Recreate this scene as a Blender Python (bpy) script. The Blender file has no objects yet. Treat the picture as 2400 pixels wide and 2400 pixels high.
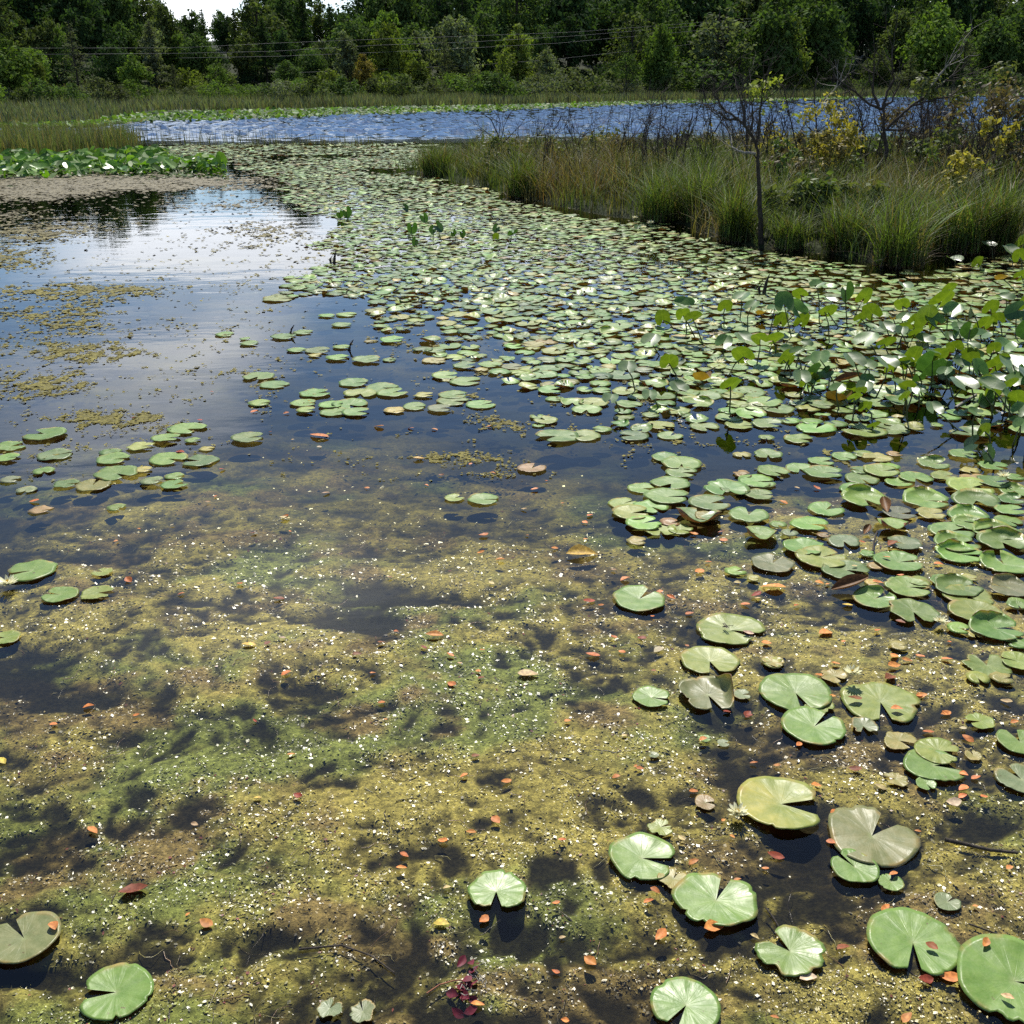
import bpy, math, random
import numpy as np
from mathutils import Matrix, Vector

# ------------------------------------------------------------------ camera, sky, sun, exposure
S = bpy.context.scene
C = S.collection
R_ = math.radians
PITCH, ROLL, EYE, FPX = 22.56, -0.38, 2.4, 2407.0          # FPX: focal length for a 2400 px frame
cam_d = bpy.data.cameras.new('camera')
cam = bpy.data.objects.new('camera', cam_d)
C.objects.link(cam)
cam_d.sensor_fit = 'AUTO'
cam_d.angle = 2 * math.atan(1200 / FPX)
cam_d.clip_start, cam_d.clip_end = 0.05, 3000
CM = Matrix.Translation((0, 0, EYE)) @ Matrix.Rotation(R_(90 - PITCH), 4, 'X') @ Matrix.Rotation(R_(ROLL), 4, 'Z')
cam.matrix_world = CM
S.camera = cam

SUN_EL, SUN_AZ = 52.0, 3.0                                # azimuth from straight ahead, to the right
sun_d = bpy.data.lights.new('sun', 'SUN')
sun_d.energy, sun_d.angle, sun_d.color = 4.6, R_(0.53), (1.0, 0.95, 0.86)
sun = bpy.data.objects.new('sun', sun_d)
C.objects.link(sun)
sdir = Vector((math.sin(R_(SUN_AZ)) * math.cos(R_(SUN_EL)), math.cos(R_(SUN_AZ)) * math.cos(R_(SUN_EL)), math.sin(R_(SUN_EL))))
sun.rotation_euler = sdir.to_track_quat('Z', 'Y').to_euler()
sun.location = sdir * 50

W = bpy.data.worlds.new('World')
S.world = W
W.use_nodes = True
nt = W.node_tree
nt.nodes.clear()
N = nt.nodes.new
out = N('ShaderNodeOutputWorld')
bg = N('ShaderNodeBackground')
bg.inputs['Strength'].default_value = 0.085
sky = N('ShaderNodeTexSky')
sky.sky_type = 'NISHITA'
sky.sun_disc = False
sky.sun_elevation, sky.sun_rotation = R_(SUN_EL), R_(SUN_AZ)
sky.air_density, sky.dust_density, sky.ozone_density = 0.9, 0.15, 4.0
tc = N('ShaderNodeTexCoord')
sep = N('ShaderNodeSeparateXYZ')
nt.links.new(tc.outputs['Generated'], sep.inputs[0])


def wmath(op, a, b=None):
    n = N('ShaderNodeMath')
    n.operation = op
    for i, v in enumerate((a, b)):
        if v is None:
            continue
        if isinstance(v, (int, float)):
            n.inputs[i].default_value = v
        else:
            nt.links.new(v, n.inputs[i])
    return n.outputs[0]


zz = wmath('ADD', wmath('MAXIMUM', sep.outputs['Z'], 0.0), 0.10)
BANK_SEED = 35.69
cx, cy = wmath('DIVIDE', sep.outputs['X'], zz), wmath('DIVIDE', sep.outputs['Y'], zz)
comb = N('ShaderNodeCombineXYZ')
nt.links.new(cx, comb.inputs[0])
nt.links.new(cy, comb.inputs[1])
comb.inputs[2].default_value = 8.35
noi = N('ShaderNodeTexNoise')
noi.inputs['Scale'].default_value = 0.85
noi.inputs['Detail'].default_value = 9
noi.inputs['Roughness'].default_value = 0.56
noi.inputs['Distortion'].default_value = 0.25
nt.links.new(comb.outputs[0], noi.inputs['Vector'])
# cumulus cover thins out from the horizon towards the zenith, all the way round
rise = N('ShaderNodeMapRange')
rise.interpolation_type = 'SMOOTHSTEP'
nt.links.new(sep.outputs['Z'], rise.inputs[0])
for i_, v_ in enumerate((0.135, 0.20, 0.345, 0.585)):
    rise.inputs[i_ + 1].default_value = v_
# clouds come in banks: a slow noise opens clear lanes between them
bank = N('ShaderNodeTexNoise')
bank.inputs['Scale'].default_value = 0.42
bank.inputs['Detail'].default_value = 2
bcomb = N('ShaderNodeCombineXYZ')
nt.links.new(cx, bcomb.inputs[0])
nt.links.new(cy, bcomb.inputs[1])
bcomb.inputs[2].default_value = BANK_SEED
nt.links.new(bcomb.outputs[0], bank.inputs['Vector'])
cover = wmath('ADD', rise.outputs[0], wmath('MULTIPLY', wmath('SUBTRACT', bank.outputs['Fac'], 0.45), 1.3))
dens = wmath('MULTIPLY', wmath('SUBTRACT', noi.outputs['Fac'], cover), 4.2)
clampn = N('ShaderNodeClamp')
nt.links.new(dens, clampn.inputs[0])
clampn.inputs['Max'].default_value = 0.92
mixc = N('ShaderNodeMix')
mixc.data_type = 'RGBA'
nt.links.new(clampn.outputs[0], mixc.inputs[0])
nt.links.new(sky.outputs[0], mixc.inputs[6])
mixc.inputs[7].default_value = (13.5, 14.0, 14.8, 1)
nt.links.new(mixc.outputs[2], bg.inputs['Color'])
nt.links.new(bg.outputs[0], out.inputs[0])

S.view_settings.view_transform = 'Standard'
S.view_settings.look = 'None'
S.view_settings.exposure, S.view_settings.gamma = 0.75, 1.0
S.view_settings.use_curve_mapping = False
S.render.engine = 'CYCLES'
cy_ = S.cycles
cy_.max_bounces, cy_.diffuse_bounces, cy_.glossy_bounces = 8, 3, 3
cy_.transmission_bounces, cy_.transparent_max_bounces, cy_.volume_bounces = 4, 12, 0
cy_.use_denoising = False
cy_.denoiser = 'OPENIMAGEDENOISE'
cy_.caustics_reflective = cy_.caustics_refractive = False
cy_.sample_clamp_indirect = 6.0
cy_.use_adaptive_sampling = False

# ------------------------------------------------------------------ where a pixel of the photograph lies on the ground
MI = np.array(CM.inverted())
MR = np.array(CM.to_3x3())


def ray(px, py):
    v = np.array([(px - 1200) / FPX, -(py - 1200) / FPX, -1.0])
    d = MR @ v
    return d / np.linalg.norm(d)


def ground(px, py, z=0.0):
    d = ray(px, py)
    t = (z - EYE) / min(d[2], -0.004)
    return np.array([d[0] * t, d[1] * t, z])


def at_depth(px, py, Y):
    d = ray(px, py)
    t = Y / d[1]
    return np.array([d[0] * t, Y, EYE + d[2] * t])


def proj(x, y, z=0.0):
    x, y = np.asarray(x, float), np.asarray(y, float)
    z = np.zeros_like(x) + z
    q = np.stack([x, y, z, np.ones_like(x)]).reshape(4, -1)
    c = MI @ q
    zc = np.minimum(c[2], -0.01)
    return (1200 + FPX * c[0] / -zc).reshape(x.shape), (1200 - FPX * c[1] / -zc).reshape(x.shape)


rng = np.random.default_rng(11)
rnd = random.Random(5)

# ------------------------------------------------------------------ number helpers


def _hash(ix, iy, seed):
    h = (ix.astype(np.int64) * 374761393 + iy.astype(np.int64) * 668265263 + seed * 1274126177) & 0xFFFFFFFF
    h = ((h ^ (h >> 13)) * 1274126177) & 0xFFFFFFFF
    h = (h ^ (h >> 16)) & 0xFFFFFFFF
    return h.astype(float) / 4294967295.0


def vnoise(x, y, seed=0):
    ix, iy = np.floor(x), np.floor(y)
    fx, fy = x - ix, y - iy
    fx, fy = fx * fx * (3 - 2 * fx), fy * fy * (3 - 2 * fy)
    a, b = _hash(ix, iy, seed), _hash(ix + 1, iy, seed)
    c, d = _hash(ix, iy + 1, seed), _hash(ix + 1, iy + 1, seed)
    return (a * (1 - fx) + b * fx) * (1 - fy) + (c * (1 - fx) + d * fx) * fy


def fbm(x, y, seed=0, oct_=5, gain=0.5):
    s, a, t = 0.0, 1.0, 0.0
    x, y = np.asarray(x, float), np.asarray(y, float)
    for i in range(oct_):
        s = s + a * vnoise(x * 2 ** i + 17.3 * i, y * 2 ** i - 9.1 * i, seed + i)
        t += a
        a *= gain
    return s / t


def sstep(a, b, x):
    t = np.clip((np.asarray(x, float) - a) / (b - a), 0, 1)
    return t * t * (3 - 2 * t)


def inpoly(px, py, poly):
    px, py = np.asarray(px, float), np.asarray(py, float)
    r = np.zeros(px.shape, bool)
    n = len(poly)
    for i in range(n):
        x1, y1 = poly[i]
        x2, y2 = poly[(i + 1) % n]
        if y1 == y2:
            continue
        c = ((y1 > py) != (y2 > py)) & (px < (x2 - x1) * (py - y1) / (y2 - y1) + x1)
        r ^= c
    return r


def blob(px, py, x, y, rx, ry):
    return np.exp(-(((px - x) / rx) ** 2 + ((py - y) / ry) ** 2))


# ------------------------------------------------------------------ mesh and object helpers


def mk(name, v, f, mats, attrs=None, midx=None, smooth=True, parent=None, link=True):
    """v (n,3), f list of arrays (m,k) or one array; attrs {name: (n,4)} per point"""
    v = np.asarray(v, np.float32)
    fs = f if isinstance(f, list) else [f]
    fs = [np.asarray(a, np.int32) for a in fs if len(a)]
    me = bpy.data.meshes.new(name)
    me.vertices.add(len(v))
    me.vertices.foreach_set('co', v.ravel())
    loops = np.concatenate([a.ravel() for a in fs])
    tot = np.concatenate([np.full(len(a), a.shape[1], np.int32) for a in fs])
    start = np.concatenate([[0], np.cumsum(tot)[:-1]]).astype(np.int32)
    me.loops.add(len(loops))
    me.loops.foreach_set('vertex_index', loops)
    me.polygons.add(len(tot))
    me.polygons.foreach_set('loop_start', start)
    me.polygons.foreach_set('loop_total', tot)
    if midx is not None:
        me.polygons.foreach_set('material_index', np.asarray(midx, np.int32))
    me.polygons.foreach_set('use_smooth', np.full(len(tot), bool(smooth)))
    for k, a in (attrs or {}).items():
        at = me.attributes.new(k, 'FLOAT_COLOR', 'POINT')
        a = np.asarray(a, np.float32)
        if a.shape[1] == 3:
            a = np.concatenate([a, np.ones((len(a), 1), np.float32)], 1)
        at.data.foreach_set('color', a.ravel())
    me.update(calc_edges=True)
    me.validate()
    for m in (mats if isinstance(mats, (list, tuple)) else [mats]):
        me.materials.append(m)
    o = bpy.data.objects.new(name, me)
    if link:
        C.objects.link(o)
    if parent:
        o.parent = parent
    return o


def tag(o, label=None, cat=None, group=None, kind=None):
    if label:
        o['label'] = label
    if cat:
        o['category'] = cat
    if group:
        o['group'] = group
    if kind:
        o['kind'] = kind
    return o


def empty(name, loc, label, cat, group=None, rz=0.0, sc=1.0):
    o = bpy.data.objects.new(name, None)
    o.empty_display_size = 0.05
    C.objects.link(o)
    o.location = loc
    o.rotation_euler = (0, 0, rz)
    o.scale = (sc, sc, sc)
    return tag(o, label, cat, group)


def dup(o, parent=None):
    c = o.copy()
    C.objects.link(c)
    c.parent = parent
    return c


class Acc:
    """collects pieces into one mesh"""

    def __init__(self):
        self.v, self.q, self.t, self.a, self.n = [], [], [], {}, 0

    def add(self, v, q=None, t=None, **attrs):
        v = np.asarray(v, float)
        self.v.append(v)
        if q is not None and len(q):
            self.q.append(np.asarray(q) + self.n)
        if t is not None and len(t):
            self.t.append(np.asarray(t) + self.n)
        for k, a in attrs.items():
            a = np.asarray(a, float)
            if a.ndim == 1:
                a = np.tile(a, (len(v), 1))
            self.a.setdefault(k, []).append(a)
        self.n += len(v)

    def build(self, name, mats, parent=None, smooth=True, link=True):
        f = []
        if self.q:
            f.append(np.concatenate(self.q))
        if self.t:
            f.append(np.concatenate(self.t))
        return mk(name, np.concatenate(self.v), f, mats, {k: np.concatenate(a) for k, a in self.a.items()}, smooth=smooth, parent=parent, link=link)


def tube(pts, radii, sides=5):
    pts = np.asarray(pts, float)
    n = len(pts)
    v = np.zeros((n, sides, 3))
    for i in range(n):
        t = pts[min(i + 1, n - 1)] - pts[max(i - 1, 0)]
        t /= np.linalg.norm(t) + 1e-9
        up = np.array([0, 0, 1.0]) if abs(t[2]) < 0.9 else np.array([1.0, 0, 0])
        a = np.cross(t, up)
        a /= np.linalg.norm(a)
        b = np.cross(t, a)
        for k in range(sides):
            w = 2 * math.pi * k / sides
            v[i, k] = pts[i] + radii[i] * (math.cos(w) * a + math.sin(w) * b)
    q = []
    for i in range(n - 1):
        for k in range(sides):
            q.append((i * sides + k, i * sides + (k + 1) % sides, (i + 1) * sides + (k + 1) % sides, (i + 1) * sides + k))
    return v.reshape(-1, 3), np.array(q)


# ------------------------------------------------------------------ materials


class NT:
    def __init__(self, name):
        self.m = bpy.data.materials.new(name)
        self.m.use_nodes = True
        self.t = self.m.node_tree
        self.t.nodes.clear()
        self.out = self.n('ShaderNodeOutputMaterial')

    def n(self, typ, **kw):
        x = self.t.nodes.new(typ)
        for k, v in kw.items():
            setattr(x, k, v)
        return x

    def set(self, sock, v):
        if v is None:
            return
        if hasattr(v, 'links'):
            self.t.links.new(v, sock)
        else:
            sock.default_value = v

    def math(self, op, a, b=0.0, c=0.0):
        x = self.n('ShaderNodeMath', operation=op)
        for i, v in enumerate((a, b, c)):
            self.set(x.inputs[i], v)
        return x.outputs[0]

    def mix(self, f, a, b, mode='MIX'):
        x = self.n('ShaderNodeMix', data_type='RGBA', blend_type=mode)
        self.set(x.inputs[0], f)
        for i, v in ((6, a), (7, b)):
            self.set(x.inputs[i], (*v, 1) if isinstance(v, tuple) and len(v) == 3 else v)
        return x.outputs[2]

    def noise(self, scale, detail=4, rough=0.55, vec=None, dist=0.0):
        x = self.n('ShaderNodeTexNoise')
        x.inputs['Scale'].default_value = scale
        x.inputs['Detail'].default_value = detail
        x.inputs['Roughness'].default_value = rough
        x.inputs['Distortion'].default_value = dist
        self.set(x.inputs['Vector'], vec)
        return x.outputs['Fac']

    def ramp(self, f, a, b, lo=0.0, hi=1.0):
        x = self.n('ShaderNodeMapRange', interpolation_type='SMOOTHSTEP')
        for i, v in enumerate((f, a, b, lo, hi)):
            self.set(x.inputs[i], v)
        return x.outputs[0]

    def attr(self, name):
        x = self.n('ShaderNodeAttribute', attribute_name=name)
        return x

    def pos(self):
        return self.n('ShaderNodeNewGeometry').outputs['Position']

    def bump(self, h, strength, dist, normal=None):
        x = self.n('ShaderNodeBump')
        x.inputs['Strength'].default_value = strength
        x.inputs['Distance'].default_value = dist
        self.set(x.inputs['Height'], h)
        self.set(x.inputs['Normal'], normal)
        return x.outputs[0]

    def principled(self, col, rough=0.6, spec=0.5, normal=None):
        x = self.n('ShaderNodeBsdfPrincipled')
        self.set(x.inputs['Base Color'], (*col, 1) if isinstance(col, tuple) and len(col) == 3 else col)
        self.set(x.inputs['Roughness'], rough)
        self.set(x.inputs['Specular IOR Level'], spec)
        self.set(x.inputs['Normal'], normal)
        return x.outputs[0]

    def mixs(self, f, a, b):
        x = self.n('ShaderNodeMixShader')
        self.set(x.inputs[0], f)
        self.t.links.new(a, x.inputs[1])
        self.t.links.new(b, x.inputs[2])
        return x.outputs[0]

    def done(self, s):
        self.t.links.new(s, self.out.inputs['Surface'])
        return self.m


def foliage_mat(name, src, trans=0.35, rough=0.55, spec=0.3, var=0.35, nscale=3.0, warm=(1.35, 1.25, 0.5)):
    """leaf surface: colour from the object (src None) or from a point attribute; part of the light passes through"""
    m = NT(name)
    if src:
        col = m.attr(src).outputs['Color']
    else:
        col = m.n('ShaderNodeObjectInfo').outputs['Color']
    f = m.noise(nscale, 3, 0.6, m.pos())
    k = m.ramp(f, 0.3, 0.7, 1 - var, 1 + var)
    g = m.n('ShaderNodeMix', data_type='RGBA', blend_type='MULTIPLY')
    g.inputs[0].default_value = 1.0
    m.t.links.new(col, g.inputs[6])
    cc = m.n('ShaderNodeCombineColor')
    for i in range(3):
        m.t.links.new(k, cc.inputs[i])
    m.t.links.new(cc.outputs[0], g.inputs[7])
    c = g.outputs[2]
    p = m.principled(c, rough, spec)
    t = m.n('ShaderNodeBsdfTranslucent')
    m.t.links.new(m.mix(1.0, c, warm, 'MULTIPLY'), t.inputs['Color'])
    return m.done(m.mixs(trans, p, t.outputs[0]))


def pad_mat():
    m = NT('lily_pad_skin')
    tint = m.attr('tint').outputs['Color']
    sp = m.n('ShaderNodeSeparateColor')
    m.t.links.new(m.attr('pol').outputs['Color'], sp.inputs[0])
    r, th, rr = sp.outputs[0], sp.outputs[1], sp.outputs[2]
    pos = m.pos()
    blotch = m.noise(26, 4, 0.6, pos)
    fine = m.noise(160, 3, 0.6, pos)
    # radial veins
    vein = m.math('ABSOLUTE', m.math('SINE', m.math('MULTIPLY', th, 6.2832 * 9.0)))
    vein = m.math('MULTIPLY', m.ramp(vein, 0.22, 0.0), m.ramp(r, 0.98, 0.25))
    col = m.mix(m.ramp(blotch, 0.32, 0.72), m.mix(1.0, tint, (0.80, 0.86, 0.72), 'MULTIPLY'), m.mix(1.0, tint, (1.16, 1.10, 1.05), 'MULTIPLY'))
    col = m.mix(m.math('MULTIPLY', vein, 0.16), col, m.mix(1.0, tint, (1.7, 1.5, 1.7), 'MULTIPLY'))
    col = m.mix(m.math('MULTIPLY', m.ramp(r, 0.16, 0.0), 0.55), col, (0.26, 0.30, 0.12))
    # rim goes yellow and brown in places
    edge = m.math('MULTIPLY', m.ramp(r, 0.80, 1.0), m.ramp(m.noise(9, 3, 0.6, pos), 0.48, 0.66))
    col = m.mix(m.math('MULTIPLY', edge, 0.85), col, (0.34, 0.22, 0.07))
    # brown specks and bites
    speck = m.math('MULTIPLY', m.ramp(m.noise(55, 2, 0.5, pos), 0.70, 0.76), m.ramp(m.noise(4, 2, 0.5, pos), 0.5, 0.62))
    col = m.mix(speck, col, (0.09, 0.045, 0.02))
    col = m.mix(m.math('MULTIPLY', m.ramp(fine, 0.4, 0.7), 0.14), col, (0.30, 0.32, 0.16))
    back = m.n('ShaderNodeNewGeometry').outputs['Backfacing']
    under = m.mix(m.ramp(blotch, 0.4, 0.65), (0.16, 0.055, 0.035), (0.15, 0.12, 0.035))
    col = m.mix(back, col, under)
    cv = m.n('ShaderNodeCombineXYZ')
    m.t.links.new(m.math('MULTIPLY', th, 30.0), cv.inputs[0])
    m.t.links.new(m.math('MULTIPLY', r, 1.6), cv.inputs[1])
    m.t.links.new(m.math('MULTIPLY', rr, 40.0), cv.inputs[2])
    streak = m.noise(1.0, 2, 0.5, cv.outputs[0])
    h = m.math('ADD', m.math('MULTIPLY', vein, 0.12), m.math('MULTIPLY', streak, m.math('MULTIPLY', m.math('POWER', r, 1.5), 1.3)))
    h = m.math('ADD', h, m.math('MULTIPLY', blotch, 0.6))
    nrm = m.bump(h, 0.55, 0.004)
    rough = m.ramp(m.noise(14, 3, 0.6, pos), 0.3, 0.7, 0.34, 0.50)
    p = m.principled(col, rough, 0.34, nrm)
    t = m.n('ShaderNodeBsdfTranslucent')
    m.t.links.new(m.mix(1.0, col, (1.3, 1.3, 0.5), 'MULTIPLY'), t.inputs['Color'])
    return m.done(m.mixs(0.16, p, t.outputs[0]))


def blade_mat():
    m = NT('spatterdock_skin')
    tint = m.n('ShaderNodeObjectInfo').outputs['Color']
    sp = m.n('ShaderNodeSeparateColor')
    m.t.links.new(m.attr('pol').outputs['Color'], sp.inputs[0])
    u, v = sp.outputs[0], sp.outputs[1]      # across, along
    pos = m.pos()
    blotch = m.noise(18, 4, 0.6, pos)
    col = m.mix(m.ramp(blotch, 0.3, 0.7), m.mix(1.0, tint, (0.75, 0.8, 0.7), 'MULTIPLY'), m.mix(1.0, tint, (1.2, 1.15, 1.0), 'MULTIPLY'))
    mid = m.ramp(m.math('ABSOLUTE', m.math('SUBTRACT', u, 0.5)), 0.035, 0.0)
    side = m.math('ABSOLUTE', m.math('SINE', m.math('MULTIPLY', m.math('ADD', v, m.math('MULTIPLY', m.math('ABSOLUTE', m.math('SUBTRACT', u, 0.5)), -1.2)), 40)))
    col = m.mix(m.math('MULTIPLY', mid, 0.6), col, m.mix(1.0, tint, (1.6, 1.5, 1.3), 'MULTIPLY'))
    nrm = m.bump(m.math('ADD', m.math('MULTIPLY', side, 0.10), blotch), 0.3, 0.004)
    p = m.principled(col, 0.36, 0.5, nrm)
    t = m.n('ShaderNodeBsdfTranslucent')
    m.t.links.new(m.mix(1.0, col, (1.25, 1.5, 0.40), 'MULTIPLY'), t.inputs['Color'])
    return m.done(m.mixs(0.30, p, t.outputs[0]))


def simple_mat(name, col, rough=0.7, spec=0.3, var=0.3, scale=20, col2=None, bump=0.0, bscale=60):
    m = NT(name)
    f = m.noise(scale, 5, 0.6, m.pos())
    c2 = col2 or tuple(x * (1 - var) for x in col)
    c = m.mix(m.ramp(f, 0.35, 0.65), col, c2)
    nrm = m.bump(m.noise(bscale, 4, 0.6, m.pos()), bump, 0.01) if bump else None
    return m.done(m.principled(c, rough, spec, nrm))


def objcol_mat(name, rough=0.5, spec=0.4, var=0.35, scale=60, trans=0.0):
    m = NT(name)
    col = m.n('ShaderNodeObjectInfo').outputs['Color']
    f = m.noise(scale, 4, 0.6, m.pos())
    c = m.mix(m.ramp(f, 0.35, 0.7), m.mix(1.0, col, (1 - var, 1 - var * 1.1, 1 - var), 'MULTIPLY'), m.mix(1.0, col, (1 + var * .6,) * 3, 'MULTIPLY'))
    p = m.principled(c, rough, spec)
    if trans:
        t = m.n('ShaderNodeBsdfTranslucent')
        m.t.links.new(c, t.inputs['Color'])
        return m.done(m.mixs(trans, p, t.outputs[0]))
    return m.done(p)


def water_mat():
    m = NT('water_surface')
    pos = m.pos()
    sx = m.n('ShaderNodeSeparateXYZ')
    m.t.links.new(pos, sx.inputs[0])
    mp = m.n('ShaderNodeMapping')
    mp.inputs['Scale'].default_value = (0.45, 1.0, 1.0)
    m.t.links.new(pos, mp.inputs['Vector'])
    pv = mp.outputs[0]
    calm = m.math('ADD', m.math('MULTIPLY', m.noise(2.2, 2, 0.5, pv), 0.0034), m.math('MULTIPLY', m.noise(14.0, 2, 0.5, pv), 0.0004))
    nrm = m.bump(calm, 1.0, 1.0)
    fr = m.n('ShaderNodeFresnel')
    fr.inputs['IOR'].default_value = 1.333
    m.t.links.new(nrm, fr.inputs['Normal'])
    tr = m.n('ShaderNodeBsdfTransparent')
    gl = m.n('ShaderNodeBsdfGlossy')
    gl.inputs['Color'].default_value = (1, 1, 1, 1)
    m.t.links.new(nrm, gl.inputs['Normal'])
    gl.inputs['Roughness'].default_value = 0.015
    s = m.mixs(fr.outputs[0], tr.outputs[0], gl.outputs[0])
    va = m.n('ShaderNodeVolumeAbsorption')
    va.inputs['Color'].default_value = (0.62, 0.60, 0.30, 1)
    va.inputs['Density'].default_value = 4.0
    m.t.links.new(va.outputs[0], m.out.inputs['Volume'])
    return m.done(s)


def lake_mat():
    m = NT('lake_surface')
    pos = m.pos()
    fr = m.n('ShaderNodeFresnel')
    fr.inputs['IOR'].default_value = 1.333
    df = m.n('ShaderNodeBsdfDiffuse')
    df.inputs['Color'].default_value = (0.012, 0.020, 0.022, 1)
    gl = m.n('ShaderNodeBsdfGlossy')
    gl.inputs['Color'].default_value = (0.40, 0.43, 0.47, 1)    # ruffled water mirrors less at a glancing view than flat water
    gl.inputs['Roughness'].default_value = 0.10
    return m.done(m.mixs(fr.outputs[0], df.outputs[0], gl.outputs[0]))


def algae_mat(name, wet=0.22, bump=0.9, spec=0.5):
    m = NT(name)
    tint = m.attr('tint').outputs['Color']
    pos = m.pos()
    f = m.noise(70, 5, 0.7, pos)
    c = m.mix(m.ramp(f, 0.3, 0.7), m.mix(1.0, tint, (0.55, 0.55, 0.5), 'MULTIPLY'), m.mix(1.0, tint, (1.35, 1.3, 1.1), 'MULTIPLY'))
    # noise paints the shade of small gaps between strands into the colour
    gap = m.ramp(m.noise(34, 6, 0.78, pos), 0.40, 0.56)
    c = m.mix(m.ramp(gap, 0.0, 1.0, 0.62, 0.0), c, m.mix(1.0, tint, (0.22, 0.22, 0.2), 'MULTIPLY'))
    nrm = m.bump(m.noise(120, 5, 0.75, pos), bump, 0.012)
    return m.done(m.principled(c, wet, spec, nrm))


M = {
    'pad': pad_mat(),
    'blade': blade_mat(),
    'water': water_mat(),
    'lake': lake_mat(),
    'algae': algae_mat('algae_bed', 0.6, 0.9, 0.06),
    'fleck': algae_mat('wet_algae_fleck', 0.27, 0.12),
    'film': algae_mat('algae_film', 0.6, 0.5, 0.10),
    'mud': simple_mat('pond_mud', (0.050, 0.042, 0.026), 0.9, 0.2, 0.5, 3),
    'soil': simple_mat('bank_soil', (0.026, 0.034, 0.014), 0.95, 0.1, 0.5, 0.3),
    'leaf': foliage_mat('tree_leaf', None, 0.34, 0.85, 0.06, 0.45, 0.45, (1.15, 1.3, 0.5)),
    'grass': foliage_mat('grass_blade', 'tint', 0.34, 0.6, 0.22, 0.3, 2.0, (1.3, 1.3, 0.5)),
    'bush': foliage_mat('bush_leaf', None, 0.36, 0.6, 0.2, 0.4, 6.0, (1.15, 1.2, 0.5)),
    'bark': simple_mat('dark_bark', (0.060, 0.050, 0.042), 0.9, 0.2, 0.5, 30, bump=0.6, bscale=80),
    'grey': simple_mat('bleached_wood', (0.26, 0.24, 0.21), 0.8, 0.3, 0.4, 30, bump=0.5, bscale=80),
    'stem': simple_mat('green_stem', (0.055, 0.075, 0.025), 0.5, 0.4, 0.4, 30),
    'fallen': objcol_mat('fallen_leaf', 0.55, 0.22, 0.35, 70, 0.15),
    'petal': objcol_mat('flower_petal', 0.4, 0.4, 0.1, 40, 0.3),
    'wire': simple_mat('bare_wire', (0.16, 0.16, 0.165), 0.7, 0.2, 0.1, 2),
    'weed': objcol_mat('water_weed', 0.3, 0.5, 0.4, 60, 0.2),
}

# ------------------------------------------------------------------ the setting: bed, water, banks
# shoreline of the far bank, as seen: photo points on the water's edge
SHORE_PX = [(-900, 330), (-300, 318), (0, 308), (224, 304), (348, 290), (522, 287), (683, 279.5), (870, 273), (1180, 264), (1635, 246), (1970, 237), (2400, 227), (2900, 222), (3400, 222)]
SH_AZ, SH_D = [], []
for (sxp, syp) in SHORE_PX:
    g = ground(sxp, syp)
    SH_AZ.append(math.atan2(g[0], g[1]))
    SH_D.append(min(math.hypot(g[0], g[1]), 230))
SH_AZ, SH_D = np.array(SH_AZ), np.array(SH_D)


def shore_d(az):
    return np.interp(az, SH_AZ, SH_D)


def az_of(px, py=200):
    d = ray(px, py)
    return math.atan2(d[0], d[1])


def bank_z(t):
    """height of the far bank t metres behind the water's edge"""
    return np.interp(t, [-10, -1, 0, 4, 30, 62, 84, 110, 150, 320, 900], [-0.5, -0.2, -0.04, 0.06, 0.35, 1.2, 3.6, 7.0, 11.0, 17.0, 22.0])


def polar_pt(az, d, z):
    return np.array([math.sin(az) * d, math.cos(az) * d, z])


azs = np.linspace(-1.25, 1.25, 120)
ts = np.array([-10, -3, -1, 0, 2, 5, 10, 20, 30, 45, 60, 80, 100, 130, 170, 230, 320, 500, 900])
vv = []
for a in azs:
    d0 = float(shore_d(a))
    for t in ts:
        vv.append(polar_pt(a, d0 + t, float(bank_z(t))))
nT = len(ts)
ff = [(i * nT + j, (i + 1) * nT + j, (i + 1) * nT + j + 1, i * nT + j + 1) for i in range(len(azs) - 1) for j in range(nT - 1)]
tag(mk('far_bank', vv, np.array(ff), M['soil']), kind='structure')

# deep mud floor under all of the water, out to the horizon
tag(mk('pond_floor', [(-1500, -60, -0.78), (1500, -60, -0.78), (1500, 1500, -0.78), (-1500, 1500, -0.78)], np.array([(0, 1, 2, 3)]), M['mud']), kind='structure')

# the water: a closed body whose top is the surface
wx, wy0, wy1, wb = 420, -25, 420, -0.9
wv = [(-wx, wy0, wb), (wx, wy0, wb), (wx, wy1, wb), (-wx, wy1, wb), (-wx, wy0, 0), (wx, wy0, 0), (wx, wy1, 0), (-wx, wy1, 0)]
wf = np.array([(3, 2, 1, 0), (4, 5, 6, 7), (0, 1, 5, 4), (1, 2, 6, 5), (2, 3, 7, 6), (3, 0, 4, 7)])
tag(mk('pond_water', wv, wf, M['water'], smooth=False), kind='structure')


# the open lake beyond the raft: wind wavelets with real height
lr = []
r_ = 49.5
while r_ < 236:
    lr.append(r_)
    r_ += 0.0062 * r_
lr = np.array(lr)
la = np.linspace(-0.62, 0.80, 620)
LR, LA = np.meshgrid(lr, la, indexing='ij')
LX, LY = np.sin(LA) * LR, np.cos(LA) * LR
keep_l = (LR < shore_d(LA) + 2.5) & (LY > 49.0)
amp = sstep(49, 60, LY)
LZ = 0.012 + amp * (0.11 * (fbm(LX * 0.55 + .3 * LY, LY * 0.95, 501, 2, .5) - .5) + 0.50 * (fbm(LX * 1.5, LY * 2.0, 511, 2, .5) - .5)) * np.clip(LR / 110, .75, 1.6)
LZ = LZ + 0.14 * amp
li = np.arange(LX.size).reshape(LX.shape)
kq = keep_l[:-1, :-1] & keep_l[1:, :-1] & keep_l[:-1, 1:] & keep_l[1:, 1:]
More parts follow.
